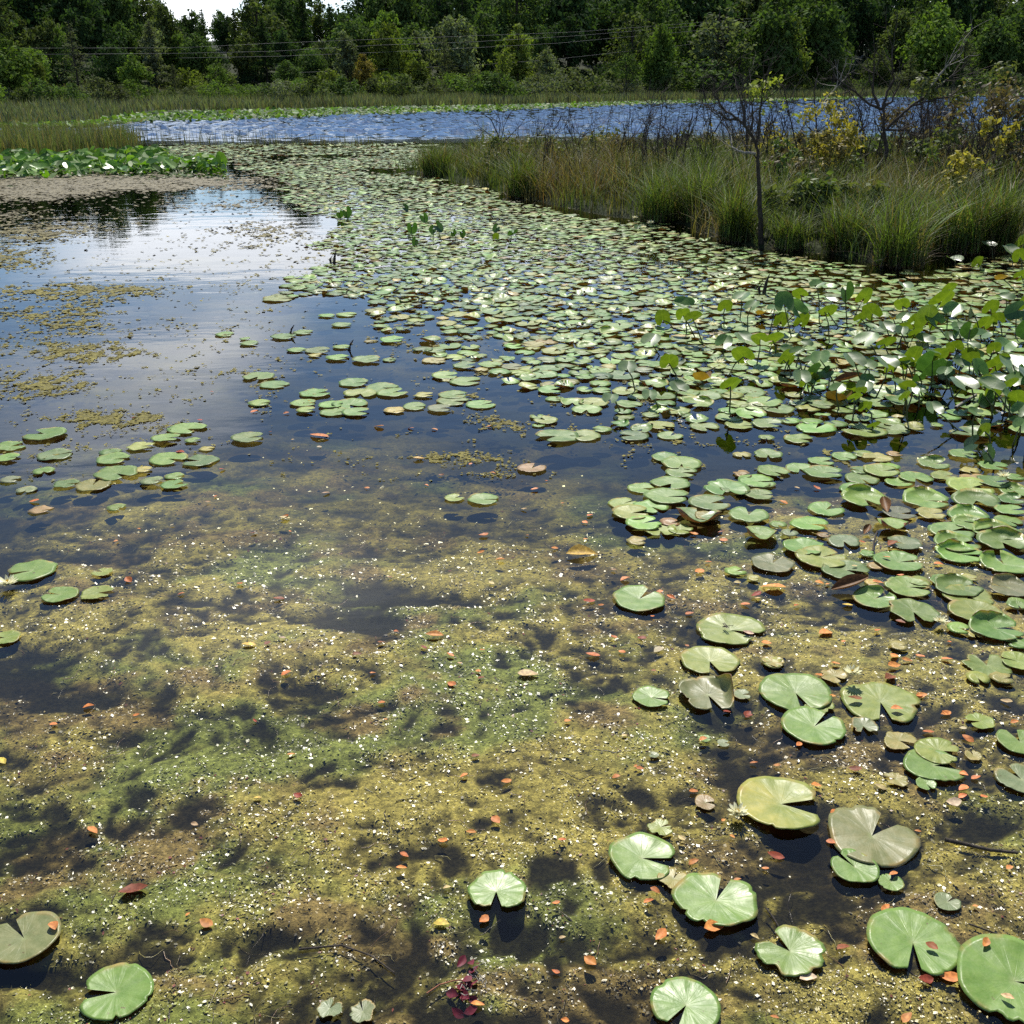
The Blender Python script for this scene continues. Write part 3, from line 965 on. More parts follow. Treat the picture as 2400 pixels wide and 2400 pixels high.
# middle distance: crop, x, y, w, notch, type, options
MID = [
    # the crowded edge of the raft on the right
    ('D', 110, 50, 120, 90, 'y', ''), ('D', 275, 50, 190, 100, 'g', ''), ('D', 625, 92, 170, 0, 'g', ''), ('D', 770, 62, 165, 60, 'g', ''), ('D', 890, 48, 140, 200, 'g', ''),
    ('D', 980, 75, 185, 150, 'y', ''), ('D', 1095, 48, 110, 0, 'b', 'r'), ('D', 480, 138, 185, 90, 'g', ''), ('D', 635, 172, 235, 20, 'g', ''), ('D', 310, 160, 215, 60, 'g', ''),
    ('D', 200, 222, 235, 20, 'g', ''), ('D', 115, 178, 140, 0, 'y', ''), ('D', 60, 278, 185, 115, 'g', ''), ('D', 220, 312, 195, 10, 'g', ''), ('D', 150, 442, 272, 290, 'g', ''),
    ('D', 650, 402, 236, 330, 'g', ''), ('D', 545, 503, 236, 30, 'g', ''), ('D', 225, 570, 258, 200, 'g', 'cc'), ('D', 340, 500, 115, 80, 'g', ''), ('D', 415, 563, 112, 300, 's', ''),
    ('D', 765, 610, 212, 92, 's', ''), ('D', 1150, 628, 232, 200, 's', ''), ('D', 635, 572, 92, 0, 'b', ''), ('D', 510, 655, 272, 20, 'g', ''), ('D', 620, 722, 330, 340, 'l', ''),
    ('D', 305, 755, 286, 300, 'p', ''), ('D', 780, 800, 292, 40, 'g', ''), ('D', 915, 692, 112, 0, 'g', 'r'), ('D', 1120, 748, 312, 358, 'g', ''), ('D', 970, 770, 112, 0, 'b', ''),
    ('D', 65, 805, 140, 340, 'l', 't'), ('D', 185, 850, 100, 20, 'y', 'r'), ('D', 950, 875, 104, 0, 'y', 't'), ('D', 965, 985, 272, 330, 'g', 'c'), ('D', 1180, 905, 292, 20, 'g', ''),
    ('D', 1215, 1070, 332, 95, 'g', ''), ('D', 1255, 872, 152, 0, 'l', ''), ('D', 1425, 870, 192, 0, 'g', ''), ('D', 1580, 845, 122, 30, 'y', 't'), ('D', 1500, 915, 292, 350, 'g', 'c'),
    ('D', 1565, 968, 312, 90, 'l', ''), ('D', 1620, 1070, 322, 85, 'l', ''), ('D', 1510, 1178, 160, 30, 'g', ''), ('D', 1610, 1216, 102, 90, 'y', 'r'), ('D', 1745, 1182, 322, 5, 'g', 'c'),
    ('D', 1885, 1270, 160, 180, 'g', ''), ('D', 1830, 920, 282, 200, 's', 'c'), ('D', 1890, 1030, 155, 100, 'g', 'c'), ('D', 1120, 1290, 122, 0, 'y', ''), ('D', 305, 1400, 152, 20, 'y', 't'),
    ('D', 1690, 1410, 312, 280, 'l', 'r'), ('D', 1885, 1392, 225, 200, 'l', ''), ('D', 1630, 1502, 162, 90, 'l', ''), ('D', 1790, 1505, 155, 0, 'y', 'r'),
    ('D', 1070, 512, 250, 180, 'g', 'cc'), ('D', 1125, 430, 228, 0, 's', ''), ('D', 1330, 435, 192, 0, 'y', 'r'), ('D', 900, 345, 302, 80, 'g', 'c'), ('D', 1300, 342, 312, 20, 'g', 'c'),
    ('D', 1620, 352, 292, 100, 'g', 'c'), ('D', 1590, 265, 312, 0, 'l', ''), ('D', 1850, 342, 172, 10, 'd', 'c'), ('D', 1870, 285, 202, 120, 'g', 'c'), ('D', 1840, 415, 192, 0, 'g', ''),
    ('D', 1570, 445, 272, 40, 'g', 'c'), ('D', 1590, 500, 242, 0, 'g', 'c'), ('D', 1830, 480, 172, 60, 'g', ''), ('D', 1460, 548, 282, 350, 'g', ''), ('D', 1750, 548, 302, 120, 'g', 'c'),
    ('D', 1490, 628, 292, 0, 'g', 'c'), ('D', 1515, 698, 292, 20, 'g', 'c'), ('D', 1790, 622, 302, 90, 'g', 'c'), ('D', 1800, 755, 322, 270, 'g', 'c'), ('D', 850, 277, 222, 0, 'g', ''),
    ('D', 1010, 162, 242, 0, 'l', ''), ('D', 1060, 130, 152, 60, 'g', ''), ('D', 870, 152, 152, 200, 'g', ''), ('D', 880, 205, 222, 80, 'g', ''), ('D', 1125, 228, 172, 10, 'g', ''),
    ('D', 1230, 202, 222, 90, 'g', ''), ('D', 1410, 190, 182, 0, 'l', ''), ('D', 1350, 108, 202, 0, 'g', 'c'), ('D', 1540, 48, 192, 20, 'g', ''), ('D', 1640, 215, 240, 0, 'b', 'r'),
    ('D', 1740, 232, 222, 0, 'g', ''), ('D', 1580, 152, 142, 90, 'y', ''), ('D', 1730, 122, 182, 40, 'g', ''), ('D', 1870, 192, 132, 0, 'g', ''),
    ('A', 490, 155, 112, 20, 'g', ''), ('A', 600, 140, 146, 120, 'g', ''), ('A', 585, 190, 166, 10, 'g', ''), ('A', 420, 212, 117, 330, 'l', ''), ('A', 525, 225, 132, 60, 'g', ''),
    ('A', 450, 252, 152, 0, 'l', ''), ('A', 495, 292, 142, 340, 'g', ''), ('A', 560, 316, 120, 90, 'l', 't'), ('A', 635, 312, 102, 30, 'l', ''), ('A', 748, 216, 158, 350, 'g', ''),
    ('A', 700, 268, 190, 300, 'g', 'cc'), ('A', 740, 262, 105, 0, 'y', 'r'), ('A', 810, 162, 166, 92, 'g', ''), ('A', 925, 132, 136, 0, 'g', ''), ('A', 640, 66, 146, 100, 'g', ''),
    ('A', 640, 98, 120, 20, 'g', ''), ('A', 580, 40, 106, 0, 'g', ''), ('A', 472, 357, 85, 0, 'y', 'r'), ('A', 600, 285, 90, 0, 'b', 'r'),
    # small rafts on the left
    ('K', 168, 1000, 160, 200, 'g', ''), ('K', 40, 1042, 120, 330, 'g', ''), ('K', 30, 1088, 95, 0, 'g', ''), ('K', 210, 1076, 132, 340, 's', ''), ('K', 165, 1138, 86, 60, 'g', ''),
    ('K', 40, 1170, 78, 0, 's', ''), ('K', 100, 1208, 76, 90, 's', ''), ('K', 418, 1065, 86, 0, 'g', ''), ('K', 427, 1092, 126, 0, 'g', ''), ('K', 705, 978, 140, 30, 'g', ''),
    ('K', 628, 1016, 106, 0, 'g', ''), ('K', 728, 1022, 62, 0, 'g', ''), ('K', 533, 1045, 106, 0, 'y', 'r'), ('K', 780, 1052, 62, 0, 'y', 'r'), ('K', 935, 1014, 127, 350, 'g', ''),
    ('K', 635, 1090, 147, 30, 'g', ''), ('K', 755, 1098, 137, 180, 'g', ''), ('K', 660, 1156, 80, 0, 'g', ''), ('K', 658, 1188, 103, 330, 'g', ''), ('K', 575, 1178, 92, 0, 'p', 't'),
    ('K', 440, 1150, 152, 40, 'g', ''), ('K', 350, 1192, 126, 270, 'l', 't'), ('K', 250, 1185, 96, 0, 'g', ''), ('K', 540, 1135, 72, 0, 'y', 'r'), ('K', 155, 1283, 93, 0, 'b', 'r'),
    ('K', 442, 1275, 73, 30, 'l', 'r'), ('K', 1035, 810, 109, 20, 'g', ''), ('K', 975, 782, 116, 100, 'g', ''), ('K', 980, 880, 94, 0, 'g', ''), ('K', 1190, 843, 121, 340, 'g', ''),
    ('K', 1360, 845, 121, 90, 'l', 't'), ('K', 1335, 803, 117, 0, 'g', ''), ('K', 1440, 820, 131, 30, 'g', ''), ('K', 1480, 842, 117, 330, 'g', ''), ('K', 1600, 850, 82, 0, 'y', ''),
    ('K', 1710, 850, 111, 0, 'g', ''), ('K', 1710, 872, 122, 20, 'g', ''), ('K', 1815, 885, 113, 340, 'g', ''), ('K', 1760, 797, 126, 0, 'g', ''), ('K', 1680, 778, 107, 0, 'g', ''),
    ('K', 1640, 720, 96, 0, 'y', 't'), ('K', 1755, 740, 96, 0, 'g', ''), ('K', 1850, 738, 96, 40, 'g', ''), ('K', 1565, 893, 101, 10, 'g', ''), ('K', 1490, 908, 91, 0, 'y', 't'),
    ('K', 1660, 902, 102, 0, 'p', ''), ('K', 1145, 880, 101, 0, 'g', ''), ('K', 1250, 888, 101, 0, 'g', ''), ('K', 1320, 885, 131, 60, 'g', ''), ('K', 1260, 914, 105, 0, 'g', ''),
    ('K', 1345, 916, 108, 0, 'g', ''), ('K', 1155, 909, 82, 0, 'l', ''), ('K', 850, 620, 81, 0, 'g', ''), ('K', 943, 655, 81, 0, 'g', ''), ('K', 925, 638, 42, 0, 'g', ''),
    ('K', 1070, 630, 96, 0, 'g', ''), ('K', 1145, 612, 81, 0, 'g', ''), ('K', 1120, 680, 73, 0, 'g', ''), ('K', 1200, 682, 101, 0, 'g', ''), ('K', 1290, 668, 72, 0, 'g', ''),
    ('K', 1275, 710, 91, 0, 'g', ''), ('K', 1385, 717, 111, 0, 'g', ''), ('K', 1470, 716, 62, 0, 'g', ''), ('K', 1190, 700, 60, 0, 'y', ''), ('K', 1480, 643, 96, 0, 'g', ''),
    ('K', 1400, 645, 60, 0, 'y', ''), ('K', 1645, 683, 86, 0, 'g', ''), ('K', 1235, 550, 66, 0, 'g', ''), ('K', 1310, 545, 86, 0, 'g', ''), ('K', 1290, 585, 80, 0, 'g', ''), ('K', 1090, 437, 76, 0, 'g', ''),
    ('K', 1050, 485, 131, 0, 'l', ''),
]


class Pad:
    pass


PADS = []


def add_pad(px, py, wpx, nd, typ, opt, label=None):
    p = Pad()
    g = ground(px, py)
    depth = -((MI @ np.array([g[0], g[1], 0, 1]))[2])
    p.x, p.y, p.R = g[0], g[1], 0.5 * wpx / FPX * depth
    p.nd, p.typ, p.opt, p.label, p.px, p.py, p.w = -R_(nd), typ, opt, label, px, py, wpx
    p.known = True
    PADS.append(p)
    return p


for (cr, x, y, w_, nd, typ, opt, lab) in NEAR:
    add_pad(*full(cr, x, y, w_), nd, typ, opt, lab)
for (cr, x, y, w_, nd, typ, opt) in MID:
    add_pad(*full(cr, x, y, w_), nd, typ, opt)

# the great raft: pads by dart-throwing inside its outline
RAFT = [(300, 338), (470, 380), (600, 404), (690, 436), (680, 470), (735, 500), (790, 545), (760, 600), (690, 650), (640, 690), (760, 700), (880, 705), (905, 770), (1010, 760), (1000, 800),
        (1090, 860), (1230, 905), (1320, 950), (1250, 1010), (1290, 1040), (1420, 1030), (1520, 1075), (1720, 1050), (2500, 1060), (2600, 600), (2360, 590), (2200, 640), (2080, 640), (1950, 610), (1760, 595),
        (1690, 572), (1600, 535), (1400, 508), (1260, 478), (1130, 446), (950, 404), (1000, 385), (1000, 338)]
pl = np.array(RAFT, float)


def lake_edge(px):
    return np.interp(px, [0, 300, 600, 1200], [330, 333, 337, 339])


cand = []
NC = 170000
yy = 7.0 * (50.0 / 7.0) ** np.sqrt(rng.random(NC))
xx = (rng.random(NC) * 2 - 1) * (0.56 * yy)
cpx, cpy = proj(xx, yy)
ok = inpoly(cpx + 190 * (fbm(xx * .8, yy * .5, 221, 3, .6) - .5), cpy + 60 * (fbm(xx * 1.1, yy * .7, 231, 3, .6) - .5), RAFT)
den = fbm(xx * 0.55, yy * 0.40, 201, 4, 0.6)
den2 = fbm(xx * 2.0, yy * 1.4, 211, 3, 0.6)
cov = 0.62 + 0.0 * xx
cov = np.where(cpy < 420, 0.82, cov)
cov = cov + 0.18 * blob(cpx, cpy, 1020, 650, 260, 90) + 0.20 * blob(cpx, cpy, 1150, 560, 420, 90) + 0.25 * blob(cpx, cpy, 1900, 960, 500, 150)
for (gx_, gy_, rx_, ry_, a_) in [(2090, 640, 220, 45, .45), (1750, 590, 240, 26, .35), (1560, 640, 160, 36, .28), (900, 400, 70, 12, .9), (620, 372, 240, 12, .5), (780, 362, 160, 10, .5), (1480, 760, 150, 40, .3),
                                 (1560, 880, 130, 40, .30), (1180, 740, 160, 40, .25), (1350, 960, 90, 50, .35), (2250, 760, 160, 60, .3), (1780, 920, 120, 30, .3), (960, 735, 120, 30, .35), (870, 660, 130, 30, .3)]:
    cov = cov - a_ * blob(cpx, cpy, gx_, gy_, rx_, ry_)
prob = np.clip(cov + (den - 0.5) * 1.3 + (den2 - 0.5) * 0.7, 0, 1)
ok &= rng.random(NC) < prob ** 1.5
xx, yy, cpx, cpy, den2 = xx[ok], yy[ok], cpx[ok], cpy[ok], den2[ok]
cell = 0.30
gridm = {}


def too_close(x, y, r):
    k = (int(x // cell), int(y // cell))
    for i in (-1, 0, 1):
        for j in (-1, 0, 1):
            for (a, b, c) in gridm.get((k[0] + i, k[1] + j), ()):
                if (a - x) ** 2 + (b - y) ** 2 < (0.70 * (r + c)) ** 2:
                    return True
    gridm.setdefault(k, []).append((x, y, r))
    return False


for p in PADS:
    gridm.setdefault((int(p.x // cell), int(p.y // cell)), []).append((p.x, p.y, p.R * 0.8))
for i in range(len(xx)):
    r = float(np.clip(rng.normal(0.070 + 0.062 * den2[i], 0.024), 0.040, 0.160))
    if yy[i] > 22:
        r *= 1.1
    if too_close(xx[i], yy[i], r):
        continue
    p = Pad()
    p.x, p.y, p.R, p.px, p.py = xx[i], yy[i], r, cpx[i], cpy[i]
    p.nd = rng.uniform(0, 6.28)
    dk = blob(p.px, p.py, 1010, 690, 250, 60)
    p.typ = rng.choice(list('glydbsp'), p=[.64, .22, .045, .075, .004, .012, .004])
    if rng.random() < dk * 0.8:
        p.typ = 'd'
    p.opt = 'c' if rng.random() < (0.22 if p.y < 14 else 0.15) + 0.35 * dk else ''
    p.label, p.known, p.w = None, False, 2 * r / p.y * FPX
    PADS.append(p)

PADS.sort(key=lambda p: -p.w if p.known and p.label is None or not p.known else -9999)


def pad_shape(p, lod):
    typ = p.typ
    curl = []
    notch = None
    teeth = None
    o = p.opt
    flat = 1.0
    if 'c' in o:
        curl = [(rng.uniform(0, 6.28), rng.uniform(0.16, 0.36), 2.0)]
        if not p.known or 'cc' in o:
            curl.append((curl[0][0] + rng.uniform(1.6, 3.2), rng.uniform(0.1, 0.3), 2.5))
        elif p.known:
            # a raised far rim, as the crowded pads have
            curl = [(R_(90) - p.nd + rng.uniform(-.5, .5), rng.uniform(0.2, 0.34), 1.6)]
    if 'cc' in o:
        curl = [(R_(200) - p.nd, 0.45, 2.0), (R_(-40) - p.nd, 0.35, 2.5)]
    if 'F' in o:
        curl = [(R_(15) - p.nd, 0.62, 2.2), (R_(170) - p.nd, 0.22, 2.0)]
    if 'W' in o:
        notch = 0.20
    if 'N' in o:
        notch, teeth = 0.26, 0.03
    if 't' in o:
        teeth = 0.09
    shape_t = 'y' if 'r' in o else ('g' if typ in 'bs' else typ)
    if p.known and p.label and 'r' not in o:
        shape_t = 'g'
        teeth = 0.008 if teeth is None else teeth
        notch = rng.uniform(0.14, 0.34) if notch is None else notch
    seg, rings = ((64, 8), (36, 5), (16, 2), (10, 1))[lod]
    if lod == 3:
        seg, rings = 10, 1
    v, q, pol = pad_geo(p.R, shape_t, seg, rings, curl or None, flat, notch, teeth)
    v = rot_z(v, p.nd)
    if lod <= 2:
        sx = 1 + rng.normal(0, .04)
        v[:, 0] *= sx
    t = 0.022 if p.known else 0.040
    v = tilt_xy(v, rng.normal(0, t * .6), rng.normal(0, t * .6))
    vk = .35 if p.label else 1.0
    c = np.array(TINT[typ]) * (1 + rng.normal(0, 0.17 * vk)) * (1 + rng.normal(0, .07 * vk, 3))
    return v, q, pol, np.clip(c, .01, .9)


NAMED = [p for p in PADS if p.label]


def where(px, py, anchors):
    """says where a thing lies by the nearest landmark of the photo"""
    best = min(anchors, key=lambda a: (a[0] - px) ** 2 + 3 * (a[1] - py) ** 2)
    dx, dy = px - best[0], py - best[1]
    if abs(dx) > 2.0 * abs(dy):
        rel = 'right of' if dx > 0 else 'left of'
    elif dy < 0:
        rel = 'beyond'
    else:
        rel = 'in front of'
    return rel + ' ' + best[2], best


LAND = [(1563, 770, 'the paired yellow-green stems'), (1490, 885, 'the whitish leaf on a bent stem'), (1715, 900, 'the upright dark-stemmed leaf'), (1870, 860, 'the dark folded spatterdock leaf'), (2100, 770, 'the tall leaning leaf trio'),
        (2200, 880, 'the dark hooded spatterdock leaf'), (2260, 950, 'the drooping bright leaf'), (1990, 1380, 'the curled brown leaf'), (2203, 1460, 'the white flower in the raft'), (1810, 1323, 'the purple-brown pad'),
        (1668, 1212, 'the cupped pad holding a yellow leaf'), (1835, 1262, 'the scrolled pad with shiny lobe'), (2060, 1180, 'the pad with a tilted dark flap'), (2280, 1180, 'the long cupped pad'), (1000, 950, 'the two overlapping pads in open water'),
        (780, 965, 'the raft of seven low pads'), (890, 915, 'the pair of overlapping pads'), (450, 1085, 'the twin pads touching at their rims'), (270, 1110, 'the broad pad in the left raft'), (440, 1005, 'the double pad by the algae streak'),
        (100, 1020, 'the large oval pad at the left edge'), (640, 895, 'the two pads near the cloud reflection'), (745, 822, 'the low line of pads'), (590, 800, 'the small lone pads in blue water'), (680, 700, 'the drifting pads at the raft tip'),
        (1020, 690, 'the dark green crowded patch'), (1050, 545, 'the clump of dark upright leaves'), (1200, 545, 'the lone dark upright leaf'), (1125, 950, 'the toothed oval pad'), (1500, 1190, 'the overlapping green trio'),
        (1700, 1640, 'the folded shiny pad'), (1150, 860, 'the raft corner by open water'), (1350, 800, 'the blue gap in the raft'), (1750, 720, 'the cluster of raised leaves'), (2330, 730, 'the thick leaves at the right edge')]
ORD = ['', 'second ', 'third ', 'fourth ', 'fifth ', 'sixth ', 'seventh ', 'eighth ', 'ninth ', 'tenth ', 'eleventh ', 'twelfth ']
used_labels = {}


def unique(label):
    k = used_labels.get(label, 0)
    used_labels[label] = k + 1
    if k == 0:
        return label
    return ORD[min(k, 11)] + label


N_SINGLE = 300
rest = Acc()
count = 0
for p in PADS:
    d = math.hypot(p.x, p.y)
    single = count < N_SINGLE and p.px > -60 and p.px < 2460
    if single:
        count += 1
        lod = 0 if d < 5.5 else 1
        v, q, pol, c = pad_shape(p, lod)
        tn = np.tile(c, (len(v), 1))
        if 'Y' in p.opt:
            yl = sstep(-0.02, 0.06, -v[:, 0] + 0.03 * np.sin(v[:, 1] * 40))[:, None] * 0.8
            tn = tn * (1 - yl) + np.array([.36, .33, .07]) * yl
        o = mk('lily_pad', v, q, M['pad'], {'tint': tn, 'pol': pol})
        o.location = (p.x, p.y, 0.006 + (0.004 if p.label else 0.012) * rng.random())
        if p.label:
            lab = p.label
        else:
            wh, _ = where(p.px, p.py, LAND)
            big = 'large ' if p.R > 0.145 else ('small ' if p.R < 0.095 else '')
            cu = 'cupped ' if 'c' in p.opt else ''
            lab = unique(f'{big}{cu}{ADJ[p.typ]} lily pad {wh}')
        tag(o, lab, 'lily pad', 'lily pads floating on the pond')
        p.obj = o
    else:
        lod = 2 if d < 15 else 3
        v, q, pol, c = pad_shape(p, lod)
        v = v + np.array([p.x, p.y, 0.004 + 0.011 * rng.random()])
        rest.add(v, q, tint=c, pol=pol)
tag(rest.build('lily_pads', M['pad']), kind='stuff')

# ------------------------------------------------------------------ water lily flowers


def petal_mesh(L, Wd, lift):
    n = 6
    v, q = [], []
    for i in range(n + 1):
        t = i / n
        w_ = Wd * math.sin(math.pi * min(t * 0.85 + 0.13, 1)) ** 0.8
        zc_ = L * (lift * t + 0.25 * t * t)
        xc = L * t * math.sqrt(max(0.05, 1 - lift * lift * .7))
        for s_ in (-1, 0, 1):
            v.append((xc, s_ * w_, zc_ + 0.25 * abs(s_) * w_))
    for i in range(n):
        for j in range(2):
            q.append((i * 3 + j, (i + 1) * 3 + j, (i + 1) * 3 + j + 1, i * 3 + j + 1))
    return np.array(v), np.array(q)


PET = []
for (L, Wd, lift) in ((1.0, 0.17, 0.12), (0.95, 0.16, 0.42), (0.75, 0.13, 0.78)):
    v, q = petal_mesh(L, Wd, lift)
    o = mk('petal', v, q, M['petal'], link=False)
    PET.append(o.data)
sta = Acc()
for i in range(26):
    a, t = rng.uniform(0, 6.28), rng.uniform(0.03, 0.2)
    v, q = tube([(t * math.cos(a) * .6, t * math.sin(a) * .6, 0.05), (t * math.cos(a), t * math.sin(a), 0.38 + .1 * rng.random())], [0.02, 0.012], 4)
    sta.add(v, q)
STA = sta.build('stamens', M['petal'], link=False).data


def flower(px, py, wpx, label, z=0.03, simple=False):
    g = ground(px, py, z)
    d = -((MI @ np.array([g[0], g[1], z, 1]))[2])
    sc = 0.5 * wpx / FPX * d
    e = empty('water_lily_flower', (g[0], g[1], z), label, 'flower', 'white water lily flowers', rnd.uniform(0, 6), sc)
    for ring, (n, me) in enumerate(zip((9, 8, 7), PET)):
        for k in range(n):
            o = bpy.data.objects.new('petal', me)
            C.objects.link(o)
            o.parent = e
            o.color = (.80, .78, .52, 1) if ring else (.74, .74, .50, 1)
            o.rotation_euler = (rnd.uniform(-.1, .1), rnd.uniform(-.12, .12), 6.283 * (k + 0.37 * ring) / n)
    o = bpy.data.objects.new('stamens', STA)
    C.objects.link(o)
    o.parent = e
    o.color = (.75, .55, .08, 1)
    return e


flower(1728, 1906, 52, 'near cream flower at the rim of the large yellow-green pad', 0.02)
flower(1998, 1578, 44, 'cream flower standing above a decayed pad', 0.06)
flower(2203, 1458, 36, 'white flower between green pads at the edge of the raft', 0.02)
flower(18, 1369, 50, 'white flower at the left edge beside an oval pad', 0.02)
flower(2352, 1118, 34, 'white flower standing over the crowded pads at the right', 0.06)
FW = [(1046, 895, 18, 'small white flower between two overlapping pads in open water'), (1685, 852, 26, 'white flower beside the orange folded spatterdock leaf'), (1672, 764, 24, 'pale flower beside the yellow-green twin leaves'),
      (1488, 512, 14, 'white flower below the island grass, left of a pair'), (1508, 534, 13, 'white flower right of another under the island grass'), (1525, 524, 16, 'white flower nearest the sedge tussock under the island'),
      (1095, 460, 10, 'white flower speck near the island tip'), (748, 664, 10, 'white flower speck at the open water edge'), (1290, 750, 16, 'white flower among crowded pads in the middle'), (1718, 700, 16, 'white flower beyond the raised leaf cluster'),
      (1960, 872, 18, 'white flower bud among the standing leaves'), (560, 368, 9, 'white flower speck in the far raft')]
for (a, b, c, l) in FW:
    flower(a, b, c * 1.25, l, 0.05)

# ------------------------------------------------------------------ spatterdock leaves standing on stems
def heart(nu=5, nv=9):
    """unit heart leaf: stalk joins at the origin, tip at +y 0.62, lobes back to -0.38; u across, v along"""
    V_, pol = [], []
    for j in range(nv):
        t = j / (nv - 1)
        y = -0.38 + t * 1.0
        hw = 0.40 * math.sqrt(max(0.0, 1 - ((t - 0.42) / 0.60) ** 2)) if t > 0.05 else 0.22
        if t > 0.96:
            hw = 0.05
        for i in range(nu):
            s_ = i / (nu - 1) * 2 - 1
            V_.append((s_ * hw, y, 0.0))
            pol.append((i / (nu - 1), t, 0.5))
    return np.array(V_), np.array(pol)


def blade_geo(fold, bend, wav, notch=True, nu=7, nv=11):
    Vv, pol = [], []
    for side in (-1, 1):
        for j in range(nv):
            t = j / (nv - 1)
            for i in range(nu):
                s_ = i / (nu - 1)
                y = -0.36 + t * 0.98
                hw = 0.43 * max(0.0, 1 - abs((t - 0.40) / 0.62) ** 2.3) ** 0.5
                x0 = 0.0
                if y < 0:
                    x0 = 0.16 * (-y / 0.36) ** 0.8
                x = x0 + (max(hw, x0 + 0.02) - x0) * s_
                z = abs(x) * math.tan(fold) * (0.6 + 0.4 * s_) + bend * (y * y) + wav * math.sin(9 * y + 2 * side + 3 * x) * s_ * s_
                Vv.append((side * x * math.cos(fold * .6), y, z))
                pol.append((0.5 + 0.5 * side * s_, t, 0.5))
    ii = np.arange(2 * nv * nu).reshape(2, nv, nu)
    q = []
    for sd in range(2):
        a = np.stack([ii[sd, :-1, :-1], ii[sd, :-1, 1:], ii[sd, 1:, 1:], ii[sd, 1:, :-1]], -1).reshape(-1, 4)
        q.append(a if sd else a[:, ::-1])
    return np.array(Vv), np.concatenate(q), np.array(pol)


SP_T = {'G': (.105, .185, .055), 'W': (.125, .185, .085), 'Y': (.115, .155, .022), 'D': (.040, .085, .032), 'O': (.24, .13, .03), 'B': (.11, .06, .02)}  # W, Y and D tints carry leaf glare, backlight and shade in the colour
SP_ADJ = {'G': 'glossy green', 'W': 'whitish shining', 'Y': 'backlit yellow-green', 'D': 'dark green', 'O': 'orange-yellow', 'B': 'brown curled'}


def frame(yv, zv):
    y = Vector(yv).normalized()
    z = Vector(zv)
    x = y.cross(z).normalized()
    z = x.cross(y).normalized()
    return Matrix((x, y, z)).transposed()


def spatterdock(crop, lx, ly, w_, bx, by, kind, label=None):
    lpx, lpy, wp = full(crop, lx, ly, w_)
    bpx, bpy_, _ = full(crop, bx, by, 0)
    b = ground(bpx, bpy_)
    Y = b[1] + rnd.uniform(-.06, .06)
    top = at_depth(lpx, lpy, Y)
    if top[2] < 0.05:
        top[2] = 0.05
    size = wp / FPX * Y / 0.78
    size = min(max(size * (.76 if lpx < 2150 else .80), 0.08), 0.28)
    wh, _ = where(lpx, lpy, LAND)
    lab = label or unique(f'{SP_ADJ[kind]} spatterdock leaf {wh}')
    e = empty('spatterdock_leaf', tuple(b), lab, 'spatterdock leaf', 'spatterdock leaves standing above the water')
    fold = {'G': rnd.uniform(.15, .45), 'W': rnd.uniform(.25, .55), 'Y': rnd.uniform(.1, .4), 'D': rnd.uniform(.1, .3), 'O': rnd.uniform(.4, .8), 'B': .7}[kind]
    v, q, pol = blade_geo(fold, rnd.uniform(-.15, .25), rnd.uniform(.005, .03))
    v = v * size
    rx = rnd.uniform(-.6, .6)
    if kind in 'W':
        yv, zv = (rx, .9, rnd.uniform(.12, .42)), (0, -.3, 1)
    elif kind == 'G':
        yv, zv = (rx * 1.6, rnd.uniform(.2, .9), rnd.uniform(.1, .5)), (rnd.uniform(-.3, .3), -.3, 1)
    elif kind == 'Y':
        yv, zv = (rx * 1.5, -rnd.uniform(.1, .6), rnd.uniform(.45, .95)), (0, .8, .8)
    elif kind == 'D':
        yv, zv = (rx, rnd.uniform(.1, .5), -rnd.uniform(.3, .7)), (rnd.uniform(-.2, .2), -.8, .6)
    else:
        yv, zv = (rx, -.6, .3), (0, .3, 1)
    Mx = np.array(frame(yv, zv))
    v = v @ Mx.T
    off = top - b - v.mean(0)
    lean = off
    o = mk('blade', v + off, q, M['blade'], {'pol': pol}, parent=e)
    c = np.array(SP_T[kind]) * (1 + rnd.uniform(-.15, .15))
    o.color = (*c, 1)
    mid = lean * 0.55 + np.array([rnd.uniform(-.02, .02), rnd.uniform(-.03, .03), 0.02])
    v, q = tube([(0, 0, -.25), (0, 0, 0), mid, lean], [.007, .007, .006, .005], 5)
    mk('stem', v, q, M['stem'], parent=e)
    return e


